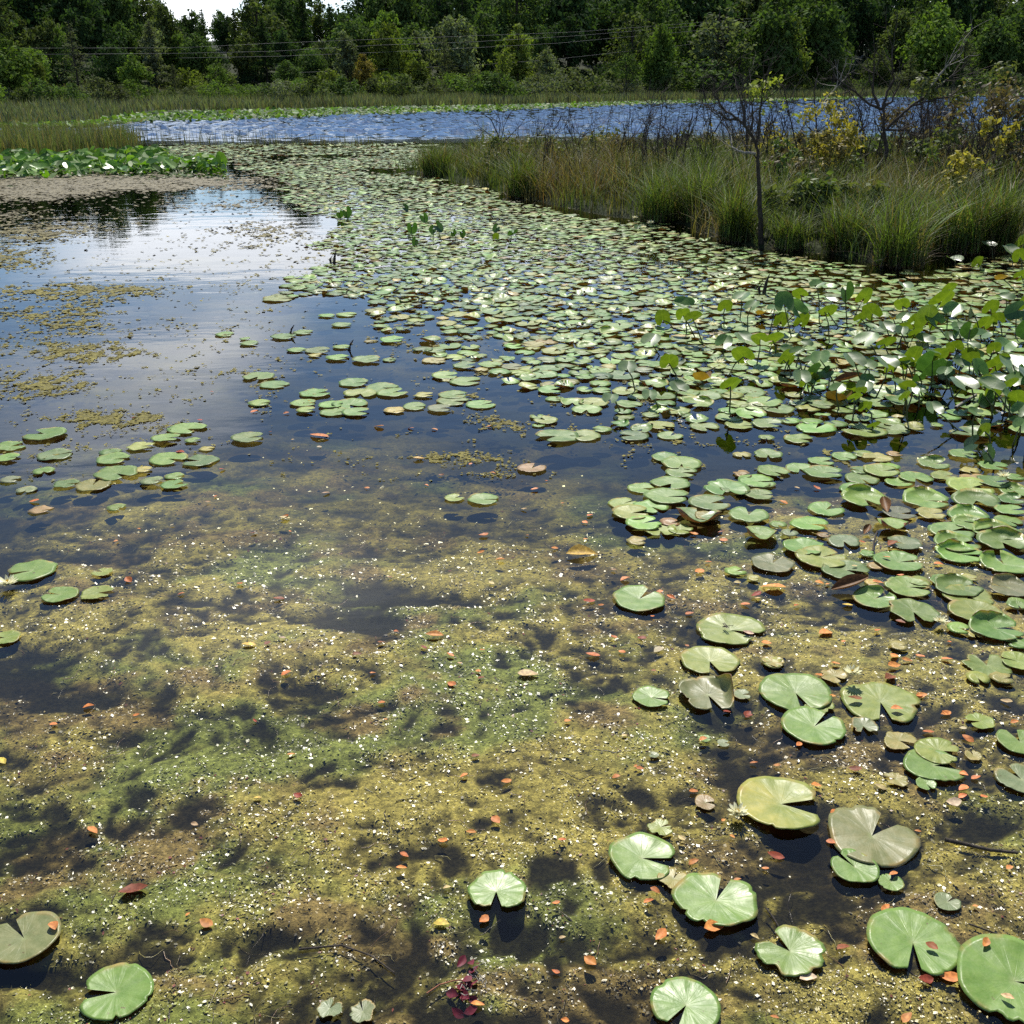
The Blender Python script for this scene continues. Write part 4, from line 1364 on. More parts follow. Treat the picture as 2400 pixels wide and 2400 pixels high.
SP = [(385, 310, 100, 405, 445, 'G'), (440, 372, 85, 480, 500, 'Y'), (388, 357, 80, 450, 480, 'Y'), (295, 375, 85, 345, 425, 'Y'), (655, 275, 90, 645, 395, 'G'), (580, 322, 80, 577, 412, 'Y'), (745, 352, 62, 745, 384, 'O'),
      (845, 300, 105, 880, 470, 'G'), (905, 332, 95, 810, 450, 'G'), (835, 382, 80, 815, 455, 'Y'), (930, 385, 82, 880, 442, 'Y'), (915, 266, 76, 962, 372, 'Y'), (1000, 222, 76, 1005, 400, 'G'), (1130, 262, 96, 1130, 405, 'D'),
      (1055, 292, 66, 1050, 345, 'W'), (1212, 276, 86, 1155, 392, 'Y'), (1035, 342, 62, 1050, 478, 'Y'), (1240, 347, 96, 1212, 432, 'Y'), (1340, 376, 56, 1345, 432, 'O'), (1395, 228, 78, 1353, 305, 'W'), (1565, 290, 120, 1508, 362, 'Y'),
      (1615, 336, 96, 1700, 492, 'G'), (1692, 342, 86, 1740, 482, 'D'), (1785, 326, 82, 1800, 440, 'Y'), (1890, 346, 92, 1895, 470, 'D'), (1495, 376, 122, 1600, 492, 'Y'), (1440, 382, 70, 1490, 420, 'Y'), (1755, 402, 92, 1772, 482, 'Y'),
      (1220, 470, 126, 1272, 557, 'G'), (1475, 470, 98, 1472, 524, 'W'), (245, 472, 102, 281, 547, 'W'), (575, 482, 92, 570, 547, 'G'), (662, 462, 102, 665, 524, 'W'), (655, 542, 112, 585, 657, 'Y'), (325, 572, 106, 361, 642, 'Y'),
      (136, 595, 102, 172, 712, 'W'), (1010, 552, 106, 1076, 682, 'G'), (1160, 562, 116, 1216, 717, 'W'), (1310, 572, 112, 1260, 742, 'W'), (1435, 542, 102, 1440, 660, 'Y'), (1545, 542, 112, 1530, 640, 'Y'), (1505, 587, 134, 1512, 692, 'D'),
      (1850, 497, 110, 1860, 600, 'G'), (1880, 572, 142, 1900, 690, 'W'), (1812, 582, 122, 1832, 662, 'Y'), (366, 686, 102, 355, 757, 'W'), (480, 642, 92, 481, 684, 'O'), (610, 676, 102, 598, 807, 'Y'), (1130, 692, 106, 1172, 742, 'Y'),
      (1400, 682, 86, 1386, 812, 'Y'), (925, 640, 102, 1021, 737, 'W'), (1655, 667, 132, 1562, 792, 'W'), (1775, 677, 122, 1880, 822, 'W'), (1905, 652, 102, 1915, 760, 'G'), (60, 737, 92, 106, 807, 'W'), (236, 722, 86, 281, 792, 'W'),
      (1216, 776, 76, 1246, 862, 'Y'), (1525, 782, 92, 1640, 892, 'W'), (1820, 642, 72, 1830, 700, 'W'), (1755, 882, 72, 1780, 952, 'Y'), (1251, 872, 62, 1241, 886, 'Y'), (1100, 737, 132, 1110, 752, 'B'), (1692, 947, 92, 1742, 1002, 'D'),
      (1772, 1002, 92, 1800, 1040, 'D'), (1772, 40, 66, 1790, 110, 'W'), (1615, 106, 76, 1620, 140, 'W'), (1725, 122, 56, 1735, 160, 'Y'), (1840, 192, 72, 1905, 270, 'O'), (1870, 67, 82, 1880, 150, 'W'), (1912, 92, 72, 1925, 170, 'Y'),
      (1842, 282, 82, 1850, 360, 'W'), (1930, 180, 80, 1935, 280, 'Y'), (1940, 430, 90, 1945, 540, 'D'), (1690, 560, 90, 1700, 660, 'Y'), (1760, 745, 90, 1790, 830, 'D'), (1900, 740, 100, 1915, 840, 'Y'), (1640, 440, 70, 1660, 540, 'G'),
      (1930, 30, 70, 1935, 120, 'Y'), (1950, 620, 110, 1955, 760, 'W'), (1960, 300, 100, 1965, 420, 'Y'), (1600, 240, 66, 1590, 320, 'Y'), (1450, 700, 70, 1455, 780, 'G')]
for a in SP:
    spatterdock('E', *a)
for i in range(78):                                                # the thick stand towards the right edge
    t_ = rnd.random()
    lx = 640 + 1350 * t_ ** .8
    ly = rnd.uniform(300, 700 + 180 * t_)
    spatterdock('E', lx, ly, rnd.uniform(58, 96), lx + rnd.uniform(-45, 45), ly + rnd.uniform(65, 130), rnd.choice('GGGWWYYYD'))
# a few dark upright leaves in the middle of the raft (crop of the raft: origin 600,300)
CROP['R'] = (600, 300, .62112)
for (lx, ly, w_, bx, by, k) in [(590, 378, 46, 592, 420, 'D'), (575, 405, 42, 585, 432, 'D'), (690, 375, 44, 700, 430, 'D'), (665, 385, 36, 668, 425, 'D'), (745, 398, 30, 752, 430, 'D'), (780, 400, 34, 775, 435, 'D'), (905, 380, 32, 910, 410, 'D'),
                                 (905, 408, 30, 905, 425, 'Y'), (968, 396, 48, 960, 425, 'D'), (345, 320, 46, 345, 345, 'D'), (318, 327, 34, 322, 345, 'D'), (565, 302, 34, 565, 318, 'D'), (635, 340, 36, 635, 355, 'D'), (600, 432, 40, 600, 445, 'D'),
                                 (1500, 315, 60, 1500, 330, 'Y'), (1440, 372, 30, 1442, 384, 'W')]:
    spatterdock('R', lx, ly, w_, bx, by, k)

# ------------------------------------------------------------------ fallen leaves on the water


def fallen_mesh(seed):
    g = np.random.default_rng(seed)
    n, m_ = 7, 4
    v = []
    bend, fold, tw = g.uniform(-.35, .35), g.uniform(.05, .5), g.uniform(-.3, .3)
    for i in range(n + 1):
        t = i / n
        hw = 0.27 * math.sin(math.pi * t ** 0.85) ** 0.9 * (1 + g.uniform(-.12, .12)) + 0.012
        for j in range(m_ + 1):
            s_ = j / m_ * 2 - 1
            v.append((t - 0.5, s_ * hw + 0.06 * math.sin(3 * t), 0.02 + abs(s_) * hw * fold + bend * (t - .5) ** 2 + tw * s_ * hw * (t - .5)))
    q = [(i * (m_ + 1) + j, (i + 1) * (m_ + 1) + j, (i + 1) * (m_ + 1) + j + 1, i * (m_ + 1) + j + 1) for i in range(n) for j in range(m_)]
    return mk('fallen_leaf', np.array(v), np.array(q), M['fallen'], link=False).data


FALL = [fallen_mesh(s) for s in range(7)]
FC = {'o': (.60, .215, .060), 'r': (.32, .06, .03), 't': (.58, .40, .20), 'y': (.62, .42, .08), 'd': (.22, .07, .025), 'p': (.60, .48, .30)}
FN = {'o': 'orange', 'r': 'dark red', 't': 'tan', 'y': 'yellow-orange', 'd': 'brown', 'p': 'pale cream'}
FALLEN = {
    'B': [(210, 150), (425, 205, 26, 't'), (393, 360), (483, 330), (465, 320, 16), (912, 310), (1000, 318), (1147, 395, 36), (1220, 497, 46), (685, 418, 34), (190, 600, 34), (640, 593, 32, 't'), (830, 588, 26), (798, 526, 20),
          (685, 683, 42), (995, 658, 66, 'r'), (955, 707, 26), (850, 750, 30), (540, 791, 36), (515, 833, 40), (165, 838, 30), (560, 958, 66), (190, 969, 32, 't'), (915, 966, 36, 't'), (295, 1056, 58), (165, 1098, 38), (760, 934, 72),
          (1250, 1006, 66, 'd'), (1410, 859, 50), (1530, 565, 24), (1202, 608, 38), (1435, 738, 40), (1295, 330, 46, 'd'), (1570, 191, 40), (1542, 55, 34), (1635, 122, 34), (1720, 215, 46), (1700, 178, 34, 'p'), (1895, 155, 34),
          (1700, 402, 50), (1700, 434, 36), (1780, 438, 38), (1750, 365, 34), (1702, 352, 36), (1390, 398, 50, 't'), (1080, 238, 42), (890, 126, 36, 'r'), (810, 116, 34, 'r'), (1580, 1017, 50, 'd'), (1557, 1126, 60, 'r'), (1650, 1116, 84),
          (1780, 1000, 40), (1865, 1206, 50, 't'), (1877, 705, 32), (1748, 852, 22), (990, 1270, 36), (1490, 1273, 70), (1450, 116, 46), (1865, 76, 36, 't'), (720, 229, 36), (1118, 1120, 62, 'p'), (1665, 456, 66, 'p'), (1290, 76, 70, 'd'), (200, 1280, 30)],
    'L': [(525, 68, 18), (438, 114, 18), (957, 83, 34, 'd'), (1095, 77, 14), (1075, 27, 34, 't'), (650, 53, 18, 'p'), (1825, 91, 36), (1815, 156, 30), (1888, 185, 42), (487, 260, 38), (683, 312, 24), (905, 276, 26), (1052, 330, 44, 'd'),
          (1470, 251, 22, 'd'), (1360, 258, 14, 't'), (1855, 272, 30, 't'), (1495, 456, 24), (1640, 469, 62), (1440, 497, 26, 'd'), (1600, 514, 28, 'r'), (1820, 527, 20), (1347, 541, 38, 'd'), (1700, 545, 28), (1735, 575, 20, 't'), (1407, 613, 22),
          (1805, 606, 24), (1815, 631, 26, 'r'), (1080, 613, 36), (335, 741, 36), (515, 771, 30), (203, 807, 26), (963, 793, 20, 'r'), (1705, 653, 40), (1440, 725, 34), (1455, 787, 18), (1100, 921, 30), (1795, 926, 40, 'd'), (1750, 998, 34), (1910, 1021, 38),
          (12, 942, 44, 'y'), (972, 1083, 34, 'y'), (1125, 1075, 30, 'r'), (735, 1185, 34, 't'), (350, 1209, 50), (1870, 1170, 46), (1778, 1214, 34), (1672, 1246, 44), (1525, 1301, 34), (1515, 1351, 40), (505, 1438, 90, 'd'), (780, 1556, 58, 'o'), (710, 1525, 20),
          (1688, 1425, 36, 't'), (1665, 1558, 66, 'y'), (1825, 1544, 40), (1802, 1868, 58), (204, 1581, 52), (940, 503, 60, 'y'), (1065, 480, 32, 'p'), (1288, 463, 20, 'p'), (1010, 500, 24, 'd')],
    'A': [(85, 160, 26), (130, 128, 16), (45, 235, 22, 't'), (190, 212, 14), (160, 382, 34), (57, 333, 16), (295, 258, 24), (275, 285, 22), (278, 348, 20), (383, 464, 22, 't'), (428, 500, 36), (290, 581, 56, 'r'), (335, 598, 22), (600, 567, 34), (670, 630, 30),
          (530, 640, 20), (555, 546, 28), (650, 577, 20, 't'), (920, 559, 46, 'r'), (925, 571, 28, 't'), (1160, 512, 34), (1190, 518, 28), (850, 510, 30, 't'), (705, 469, 40), (740, 436, 24), (790, 322, 24, 'd'), (798, 351, 30), (685, 328, 36), (1025, 207, 40),
          (1150, 155, 34), (1075, 155, 20, 't'), (985, 527, 96), (880, 595, 40), (1075, 600, 30), (1180, 698, 56), (960, 741, 34), (1250, 735, 20), (1380, 693, 40), (1465, 661, 46, 'd'), (305, 785, 64), (415, 776, 30), (383, 718, 34), (490, 720, 36, 'r'), (555, 766, 50, 'p'),
          (535, 846, 20, 'd'), (60, 860, 80, 't'), (660, 750, 22), (890, 713, 40, 'p'), (1220, 820, 36), (1445, 790, 44), (1440, 828, 44), (1490, 806, 36), (1540, 790, 40), (1420, 871, 60, 'd'), (1640, 802, 40), (1648, 737, 22), (1265, 597, 34, 'y'), (1320, 360, 26),
          (1490, 300, 36, 'd'), (1430, 373, 46, 'd'), (1610, 441, 46), (1545, 941, 40), (1635, 1006, 42), (890, 1011, 40, 'r'), (810, 1000, 30, 'r'), (1210, 941, 26), (1380, 521, 40), (1465, 485, 28), (1290, 458, 26, 't'), (1410, 426, 28), (265, 407, 122, 'y'), (1160, 862, 40)],
    'K': [(960, 912, 34), (1080, 918, 20), (1430, 968, 36), (1550, 975, 24), (1640, 978, 24), (1205, 1005, 70, 'o'), (1205, 1045, 18, 'p'), (1105, 1018, 12, 't'), (1020, 990, 20, 'd'), (840, 1130, 26, 'r'), (1230, 1220, 30, 't'), (1665, 1152, 26, 'd'), (1610, 1190, 14),
          (785, 1255, 22, 't'), (815, 1232, 16), (130, 1250, 36), (1075, 1310, 36), (500, 936, 16, 'r'), (755, 944, 26, 'r'), (680, 1066, 40, 'r'), (1385, 1200, 20), (1845, 968, 22), (1580, 1092, 40, 'y'), (1775, 1110, 16), (1860, 1145, 22), (800, 838, 14, 'r')],
}
PADREF = [(p.px, p.py, 'the ' + p.label.split(',')[0]) for p in NAMED] + [(x, y, t) for x, y, t in LAND]


def short(t):
    w_ = t.split()
    return ' '.join(w_[:12])


for cr, lst in FALLEN.items():
    for it in lst:
        x, y = it[0], it[1]
        w_ = it[2] if len(it) > 2 else 28
        k = it[3] if len(it) > 3 else 'o'
        px, py, wp = full(cr, x, y, w_)
        g = ground(px, py)
        d = -((MI @ np.array([g[0], g[1], 0, 1]))[2])
        o = bpy.data.objects.new('fallen_leaf', rnd.choice(FALL))
        C.objects.link(o)
        on = [p for p in PADS if abs(p.x - g[0]) < p.R and abs(p.y - g[1]) < p.R and math.hypot(p.x - g[0], p.y - g[1]) < p.R * .9]
        zl = 0.008 + (0.014 if on else 0)
        o.location = (g[0], g[1], zl)
        s_ = wp / FPX * d * rnd.uniform(.85, 1.25)
        o.scale = (s_, s_ * rnd.uniform(.8, 1.25), s_)
        o.rotation_euler = (rnd.uniform(-.25, .25), rnd.uniform(-.25, .25), rnd.choice([0, 3.14]) + rnd.uniform(-.9, .9))
        c = FC[k]
        f_ = rnd.uniform(.7, 1.25)
        o.color = (c[0] * f_, c[1] * f_ * rnd.uniform(.85, 1.2), c[2] * f_, 1)
        best = min(PADREF, key=lambda a: (a[0] - px) ** 2 + 3 * (a[1] - py) ** 2)
        dx, dy = px - best[0], py - best[1]
        rel = ('right of' if dx > 0 else 'left of') if abs(dx) > 2 * abs(dy) else ('beyond' if dy < 0 else 'in front of')
        if on:
            rel = 'resting by'
        tag(o, short(unique(f'{FN[k]} fallen leaf {rel} ' + short(best[2]))), 'leaf', 'fallen leaves on the pond')

# dragonfly on the pad
g = ground(1702, 1471, 0.02)
e = empty('dragonfly', (g[0], g[1], 0.022), 'dark dragonfly resting on a bright green lily pad', 'dragonfly', rz=-1.35)
a = Acc()
for i, (y, r) in enumerate([(-.010, .0032), (-.002, .0042), (.006, .003)]):
    pass
v, q = tube([(0, -.016, .004), (0, -.012, .005), (0, -.002, .006), (0, .006, .006)], [.0015, .0032, .0038, .002], 6)
mk('thorax', v, q, M['bark'], parent=e)
v, q = tube([(0, .006, .006), (0, .02, .006), (0, .036, .005)], [.0018, .0013, .0010], 5)
mk('abdomen', v, q, M['bark'], parent=e)
v, q = tube([(-.003, -.017, .005), (0, -.018, .0055), (.003, -.017, .005)], [.0015, .0022, .0015], 6)
mk('head', v, q, M['bark'], parent=e)
for sx_ in (-1, 1):
    for yy_ in (-.006, .002):
        q = np.array([(0, 1, 2, 3), (3, 2, 4, 5)])
        mk('wing', np.array([(0, yy_, .008), (sx_ * .012, yy_ - .004, .009), (sx_ * .013, yy_ + .002, .0085), (0, yy_ + .003, .008), (sx_ * .026, yy_ + .001, .010), (sx_ * .027, yy_ - .003, .010)]), np.array([(0, 1, 2, 3), (1, 5, 4, 2)]), M['bark'], parent=e)
    for yy_ in (-.010, -.004, .002):
        v, q = tube([(0, yy_, .004), (sx_ * .006, yy_, .007), (sx_ * .010, yy_ - .002, 0)], [.0006] * 3, 3)
        mk('leg', v, q, M['bark'], parent=e)

# sticks, sunken stalks and weed


def stick(pxs, r0, r1, name, label, cat, mat='bark', z=0.006, sides=5):
    pts = [ground(x, y, z + (dz if False else 0)) for (x, y) in pxs]
    pts = np.array(pts)
    n = len(pts)
    c = pts.mean(0)
    v, q = tube(pts - c, np.linspace(r0, r1, n), sides)
    o = mk(name, v, q, M[mat])
    o.location = c
    return tag(o, label, cat)


stick([(2215, 1968), (2260, 1978), (2320, 1992), (2385, 1999)], .008, .005, 'stick', 'dark wet stick floating right of the purplish pad', 'stick')
stick([(2270, 2165), (2340, 2190), (2400, 2215)], .003, .002, 'stick', 'thin brown twig above the biggest corner pad', 'twig')
stick([(1795, 2128), (1812, 2150), (1830, 2180)], .003, .002, 'stick', 'short red-brown stalk beyond the torn pad with holes', 'stalk')
stick([(1660, 1625), (1700, 1620), (1740, 1600)], .002, .002, 'stick', 'thin stalk lying beside the folded shiny lily pad', 'stalk')
stick([(700, 2225), (800, 2215), (870, 2240), (925, 2280)], .0035, .002, 'stick', 'thin dark twig sunk in the lower algae mat', 'twig')
stick([(2046, 1292), (2048, 1270), (2056, 1245)], .006, .005, 'stick', 'bare pinkish leaf stalk standing among the raft pads', 'stalk')
stick([(2240, 955), (2262, 940), (2288, 925)], .012, .010, 'stick', 'pale broken stem lying across the blue gap between spatterdock leaves', 'stem', 'grey', 0.02)
# dark snags at the edge of the open water
for (px, py, h, lab) in [(783, 618, 0.20, 'dark pointed snag sticking out at the edge of the reflected cloud'), (680, 784, .10, 'tiny dark stub standing in blue water'), (818, 820, .10, 'dark stub beside a floating lily pad'), (810, 690, .06, 'low brown snag beside the drifting algae'),
                         (1790, 690, .25, 'thin upright twig in front of the island')]:
    g = ground(px, py)
    v, q = tube([(0, 0, -.2), (0, 0, 0), (.02, 0, h * .6), (.05, 0, h)], [.05 * h + .012, .05 * h + .014, .04 * h + .008, .004], 6)
    v2, q2 = tube([(-.03, 0, -.1), (-.06, 0.02, h * .3), (-.02, 0.02, h * .55)], [.012, .018, .006], 5)
    ac = Acc()
    ac.add(v, q)
    if h > .15:
        ac.add(v2, q2)
    o = ac.build('snag', M['bark'])
    o.location = g
    tag(o, lab, 'snag')

# red water weed in the foreground
g = ground(1103, 2318, 0.0)
e = empty('red_weed', tuple(g), 'dark red water weed tuft with pale rootlets in the algae', 'water plant')
for k in range(16):
    a_ = rnd.uniform(0, 6.28)
    L = rnd.uniform(.02, .05)
    o = bpy.data.objects.new('leaf', FALL[k % 7])
    C.objects.link(o)
    o.parent = e
    o.location = (rnd.gauss(-.01, .018), rnd.gauss(0, .045), rnd.uniform(-.004, .012))
    o.rotation_euler = (rnd.uniform(-.8, .8), rnd.uniform(-.6, .6), a_)
    o.scale = (L, L, L)
    o.color = (.15, .022, .035, 1)
for k in range(9):
    p0 = np.array([rnd.gauss(.015, .015), rnd.gauss(.02, .03), .004])
    pts = [p0]
    for i in range(5):
        pts.append(pts[-1] + np.array([rnd.gauss(0, .010), rnd.gauss(0, .010), rnd.uniform(-.002, .006)]))
    v, q = tube(pts, [.0011] * 6, 4)
    mk('rootlet', v, q, M['grey'], parent=e)
pts = np.array([ground(x, y, .006) for x, y in [(1000, 2328), (1030, 2308), (1065, 2298), (1100, 2297)]]) - g
v, q = tube(pts, [.002, .0022, .0022, .002], 5)
mk('stalk', v, q, M['fallen'], parent=e).color = (.3, .12, .06, 1)

# the brown curled leaf at the raft edge and the scrolled flap beside the tilted pad
for (px, py, w_, rz, lab) in [(1990, 1378, 92, .25, 'brown curled dead lily leaf at the edge of the raft'), (2075, 1190, 60, 1.4, 'dark tilted dead leaf flap standing between pads'), (2030, 1245, 40, 1.0, 'dark triangular leaf flap rising beside a crumpled pad'), (1985, 895, 70, 0.1, 'brown dead leaf curled under the raised leaves')]:
    g = ground(px, py, .01)
    d = -((MI @ np.array([g[0], g[1], 0, 1]))[2])
    s_ = w_ / FPX * d
    V_, Q_ = [], []
    for i in range(9):
        t = i / 8
        hw = .24 * math.sin(math.pi * (t * .9 + .05))
        for j in range(5):
            b_ = (j / 4 - .5) * 2.6
            V_.append(((t - .5), hw * math.sin(b_) * .9, .02 + hw * (1 - math.cos(b_)) + .25 * t * t))
    Q_ = [(i * 5 + j, (i + 1) * 5 + j, (i + 1) * 5 + j + 1, i * 5 + j + 1) for i in range(8) for j in range(4)]
    o = mk('dead_leaf', np.array(V_) * s_, np.array(Q_), M['fallen'])
    o.color = (.16, .075, .022, 1)
    o.location = g
    o.rotation_euler = (rnd.uniform(-.2, .2), 0, rz)
    tag(o, lab, 'dead leaf')

# ------------------------------------------------------------------ left: marsh grass and the far spatterdock bed


def blades(acc, x, y, z0, h, w_, lean, col, segs=3):
    """curved grass blades; arrays of equal length"""
    n = len(x)
    a_ = rng.random(n) * 6.2832
    lx, ly = np.cos(a_) * lean, np.sin(a_) * lean
    sx_, sy_ = np.cos(a_ + 1.57 + rng.normal(0, .5, n)), np.sin(a_ + 1.57 + rng.normal(0, .5, n))
    V_ = []
    for i in range(segs + 1):
        t = i / segs
        bx, by = x + lx * h * t ** 2, y + ly * h * t ** 2
        bz = z0 + h * (t - 0.28 * lean * t ** 2.5)
        ww = w_ * (1 - t ** 1.5) * 0.5 + 0.0006
        V_.append(np.stack([bx - sx_ * ww, by - sy_ * ww, bz], 1))
        V_.append(np.stack([bx + sx_ * ww, by + sy_ * ww, bz], 1))
    V_ = np.stack(V_, 1)
    k = 2 * (segs + 1)
    base = (np.arange(n) * k)[:, None, None]
    q = np.array([[2 * i, 2 * i + 1, 2 * i + 3, 2 * i + 2] for i in range(segs)])[None] + base
    cc = np.repeat(col[:, None, :], k, 1)
    tt = np.linspace(0.0, 1.0, segs + 1).repeat(2)[None, :, None]
    acc.add(V_.reshape(-1, 3), q.reshape(-1, 4), tint=cc.reshape(-1, 3))


def poly_samples(poly, n, z=0.0, ymax=130):
    """n ground points inside a photo polygon, spread evenly over the ground"""
    p = np.array([ground(a, b) for a, b in poly])
    x0, x1, y0, y1 = p[:, 0].min(), p[:, 0].max(), p[:, 1].min(), min(p[:, 1].max(), ymax)
    xs, ys = [], []
    tot = 0
    for _ in range(200):
        x, y = rng.uniform(x0, x1, 40000), rng.uniform(y0, y1, 40000)
        px, py = proj(x, y)
        k = inpoly(px, py, poly)
        xs.append(x[k])
        ys.append(y[k])
        tot += k.sum()
        if tot > n:
            break
    return np.concatenate(xs)[:n], np.concatenate(ys)[:n]


def gcol(n, cols, ws, var=.2):
    c = np.array(cols)[rng.choice(len(cols), n, p=np.array(ws) / sum(ws))]
    return np.clip(c * (1 + rng.normal(0, var, (n, 1))) * (1 + rng.normal(0, .06, (n, 3))), .005, .9)


MARSH_L = [(-500, 410), (-200, 395), (0, 372), (130, 368), (230, 358), (300, 350), (335, 343), (300, 336), (210, 334), (0, 335), (-500, 345)]
x, y = poly_samples(MARSH_L, 15000)
ac = Acc()
blades(ac, x, y, np.full(len(x), -.05), rng.uniform(.7, 1.35, len(x)), rng.uniform(.018, .034, len(x)), rng.uniform(.08, .5, len(x)), gcol(len(x), [(.12, .13, .06), (.10, .14, .05), (.17, .15, .08), (.08, .11, .04)], [4, 3, 2, 3]))
# thin rushes on the bar between the pond and the lake
BAR = [(300, 344), (420, 340), (640, 338), (760, 340), (760, 337), (300, 336)]
n = 420
px_ = rng.uniform(250, 900, n)
pts = np.array([ground(a, b) for a, b in zip(px_, rng.uniform(334, 343, n) + (px_ - 600) * .004)])
blades(ac, pts[:, 0], pts[:, 1], np.full(n, -.05), rng.uniform(.4, 1.5, n) * np.interp(px_, [250, 450, 900], [1, .8, .45]), rng.uniform(.02, .03, n), rng.uniform(.05, .5, n), gcol(n, [(.07, .08, .035), (.10, .10, .05)], [2, 1]))
tag(ac.build('marsh_grass', M['grass']), kind='stuff')
# soil under it
pl_ = [ground(a, b) for a, b in MARSH_L]


def islet(name, poly, h):
    P = np.array([ground(a, b) for a, b in poly])
    c = P[:, :2].mean(0)
    V_, Q_ = [], []
    rings = [(1.03, -.3), (1.0, -.03), (.93, h * .6), (.7, h), (.35, h * 1.1), (.02, h * 1.1)]
    n = len(P)
    for s_, z in rings:
        for i in range(n):
            V_.append((c[0] + (P[i, 0] - c[0]) * s_, c[1] + (P[i, 1] - c[1]) * s_, z))
    for r in range(len(rings) - 1):
        for i in range(n):
            Q_.append((r * n + i, r * n + (i + 1) % n, (r + 1) * n + (i + 1) % n, (r + 1) * n + i))
    return tag(mk(name, V_, np.array(Q_), M['soil']), kind='structure')


islet('marsh_ground', MARSH_L, .05)

# heart leaves of the far left bed: low hearts, the nearest ones singly
hb_v, hb_q, hb_p = blade_geo(.3, .1, .015, nu=3, nv=5)
HB = [mk('leaf', *blade_geo(f_, b_, .02, nu=3, nv=5)[:2], M['blade'], {'pol': blade_geo(f_, b_, .02, nu=3, nv=5)[2]}, link=False).data for f_, b_ in ((.2, .1), (.45, -.1), (.3, .2))]
BED_L = [(-400, 460), (-100, 436), (0, 424), (60, 416), (130, 418), (200, 414), (300, 408), (400, 405), (470, 402), (528, 398), (515, 384), (440, 388), (380, 370), (330, 364), (250, 372), (120, 376), (0, 378), (-400, 395)]
x, y = poly_samples(BED_L, 1500)
order = np.argsort(np.hypot(x, y))
ac = Acc()
bedcols = [(.105, .22, .03), (.14, .26, .04), (.17, .25, .09), (.065, .14, .025)]
ng = 0
for c_, i in enumerate(order):
    s_ = rnd.uniform(.24, .42)
    face = rnd.random()
    yv = (rnd.uniform(-1, 1), rnd.uniform(-.6, .9), rnd.uniform(-.1, .7))
    Mx = np.array(frame(yv, (rnd.uniform(-.4, .4), -.35, 1)))
    zc_ = rnd.uniform(.03, .30)
    col = bedcols[int(rng.choice(4, p=[.4, .3, .12, .18]))]
    pxx, pyy = proj(x[i], y[i])
    if ng < 120 and -20 < pxx < 540 and rnd.random() < .55:
        ng += 1
        o = bpy.data.objects.new('spatterdock_leaf', HB[ng % 3])
        C.objects.link(o)
        o.matrix_world = Matrix.Translation((x[i], y[i], zc_)) @ Matrix(Mx).to_4x4() @ Matrix.Scale(s_, 4)
        o.color = (*col, 1)
        tag(o, 'green spatterdock leaf at the front of the thick bed along the left shore', 'spatterdock leaf', 'spatterdock leaves in the thick left bed')
    else:
        v = (hb_v * s_) @ Mx.T + np.array([x[i], y[i], zc_])
        ac.add(v, hb_q, tint=np.array(col))
o = tag(ac.build('spatterdock_bed', M['grass']), kind='stuff')

# ------------------------------------------------------------------ far shore: lily belt, reeds, shrubs
n = 15000
az = rng.uniform(az_of(-500), az_of(2900), n)
pxa = 1200 + FPX * np.tan(az)
thick = np.interp(pxa, [-500, 250, 420, 900, 1600, 2900], [1, 4, 30, 26, 22, 16])
tt = rng.random(n) ** 1.2
d = shore_d(az) - 2 + thick * tt
x, y = np.sin(az) * d, np.cos(az) * d
ac = Acc()
s_ = rng.uniform(.28, .6, n)
th_ = rng.random(n) * 6.28
til = rng.normal(0, .45, (n, 2))
u_ = np.stack([np.cos(th_), np.sin(th_), til[:, 0]], 1) * s_[:, None]
w_ = np.stack([-np.sin(th_), np.cos(th_), til[:, 1]], 1) * (s_ * .8)[:, None]
c0 = np.stack([x, y, .05 + .35 * rng.random(n)], 1)
V_ = np.stack([c0 - u_ * .5, c0 - w_ * .45, c0 + u_ * .5, c0 + w_ * .45], 1).reshape(-1, 3)
ac.add(V_, np.arange(n * 4).reshape(-1, 4), tint=np.repeat(gcol(n, [(.075, .15, .03), (.10, .19, .04), (.06, .12, .02), (.20, .24, .12)], [5, 5, 2, .5]), 4, 0))
tag(ac.build('far_lily_belt', M['grass'], smooth=False), kind='stuff')

ac = Acc()
n = 42000
az = rng.uniform(az_of(-600), az_of(2900), n)
pxa = 1200 + FPX * np.tan(az)
back = np.interp(pxa, [-500, 250, 420, 900, 1600, 2900], [2, 4, 29, 25, 21, 15])
dep = np.interp(pxa, [-500, 250, 500, 900, 1600, 2900], [75, 70, 32, 26, 24, 20])
t_ = rng.random(n) ** 1.1
d = shore_d(az) + back + dep * t_
clump = fbm(az * 60, d * .25, 301, 3)
hh = (0.40 + 0.95 * clump + .35 * rng.random(n)) * np.interp(pxa, [0, 600, 2400], [.85, 1.1, 1.3])
zb = bank_z(d - shore_d(az))
blue = fbm(az * 25, d * .12, 311, 3)[:, None]
gc = gcol(n, [(.10, .13, .075), (.12, .145, .09), (.13, .13, .085), (.085, .11, .05)], [3, 3, 2, 2])
blades(ac, np.sin(az) * d, np.cos(az) * d, zb - .05, hh, rng.uniform(.06, .13, n), rng.uniform(.05, .6, n), gc * (.70 + .5 * blue), segs=2)
tag(ac.build('reed_marsh', M['grass']), kind='stuff')


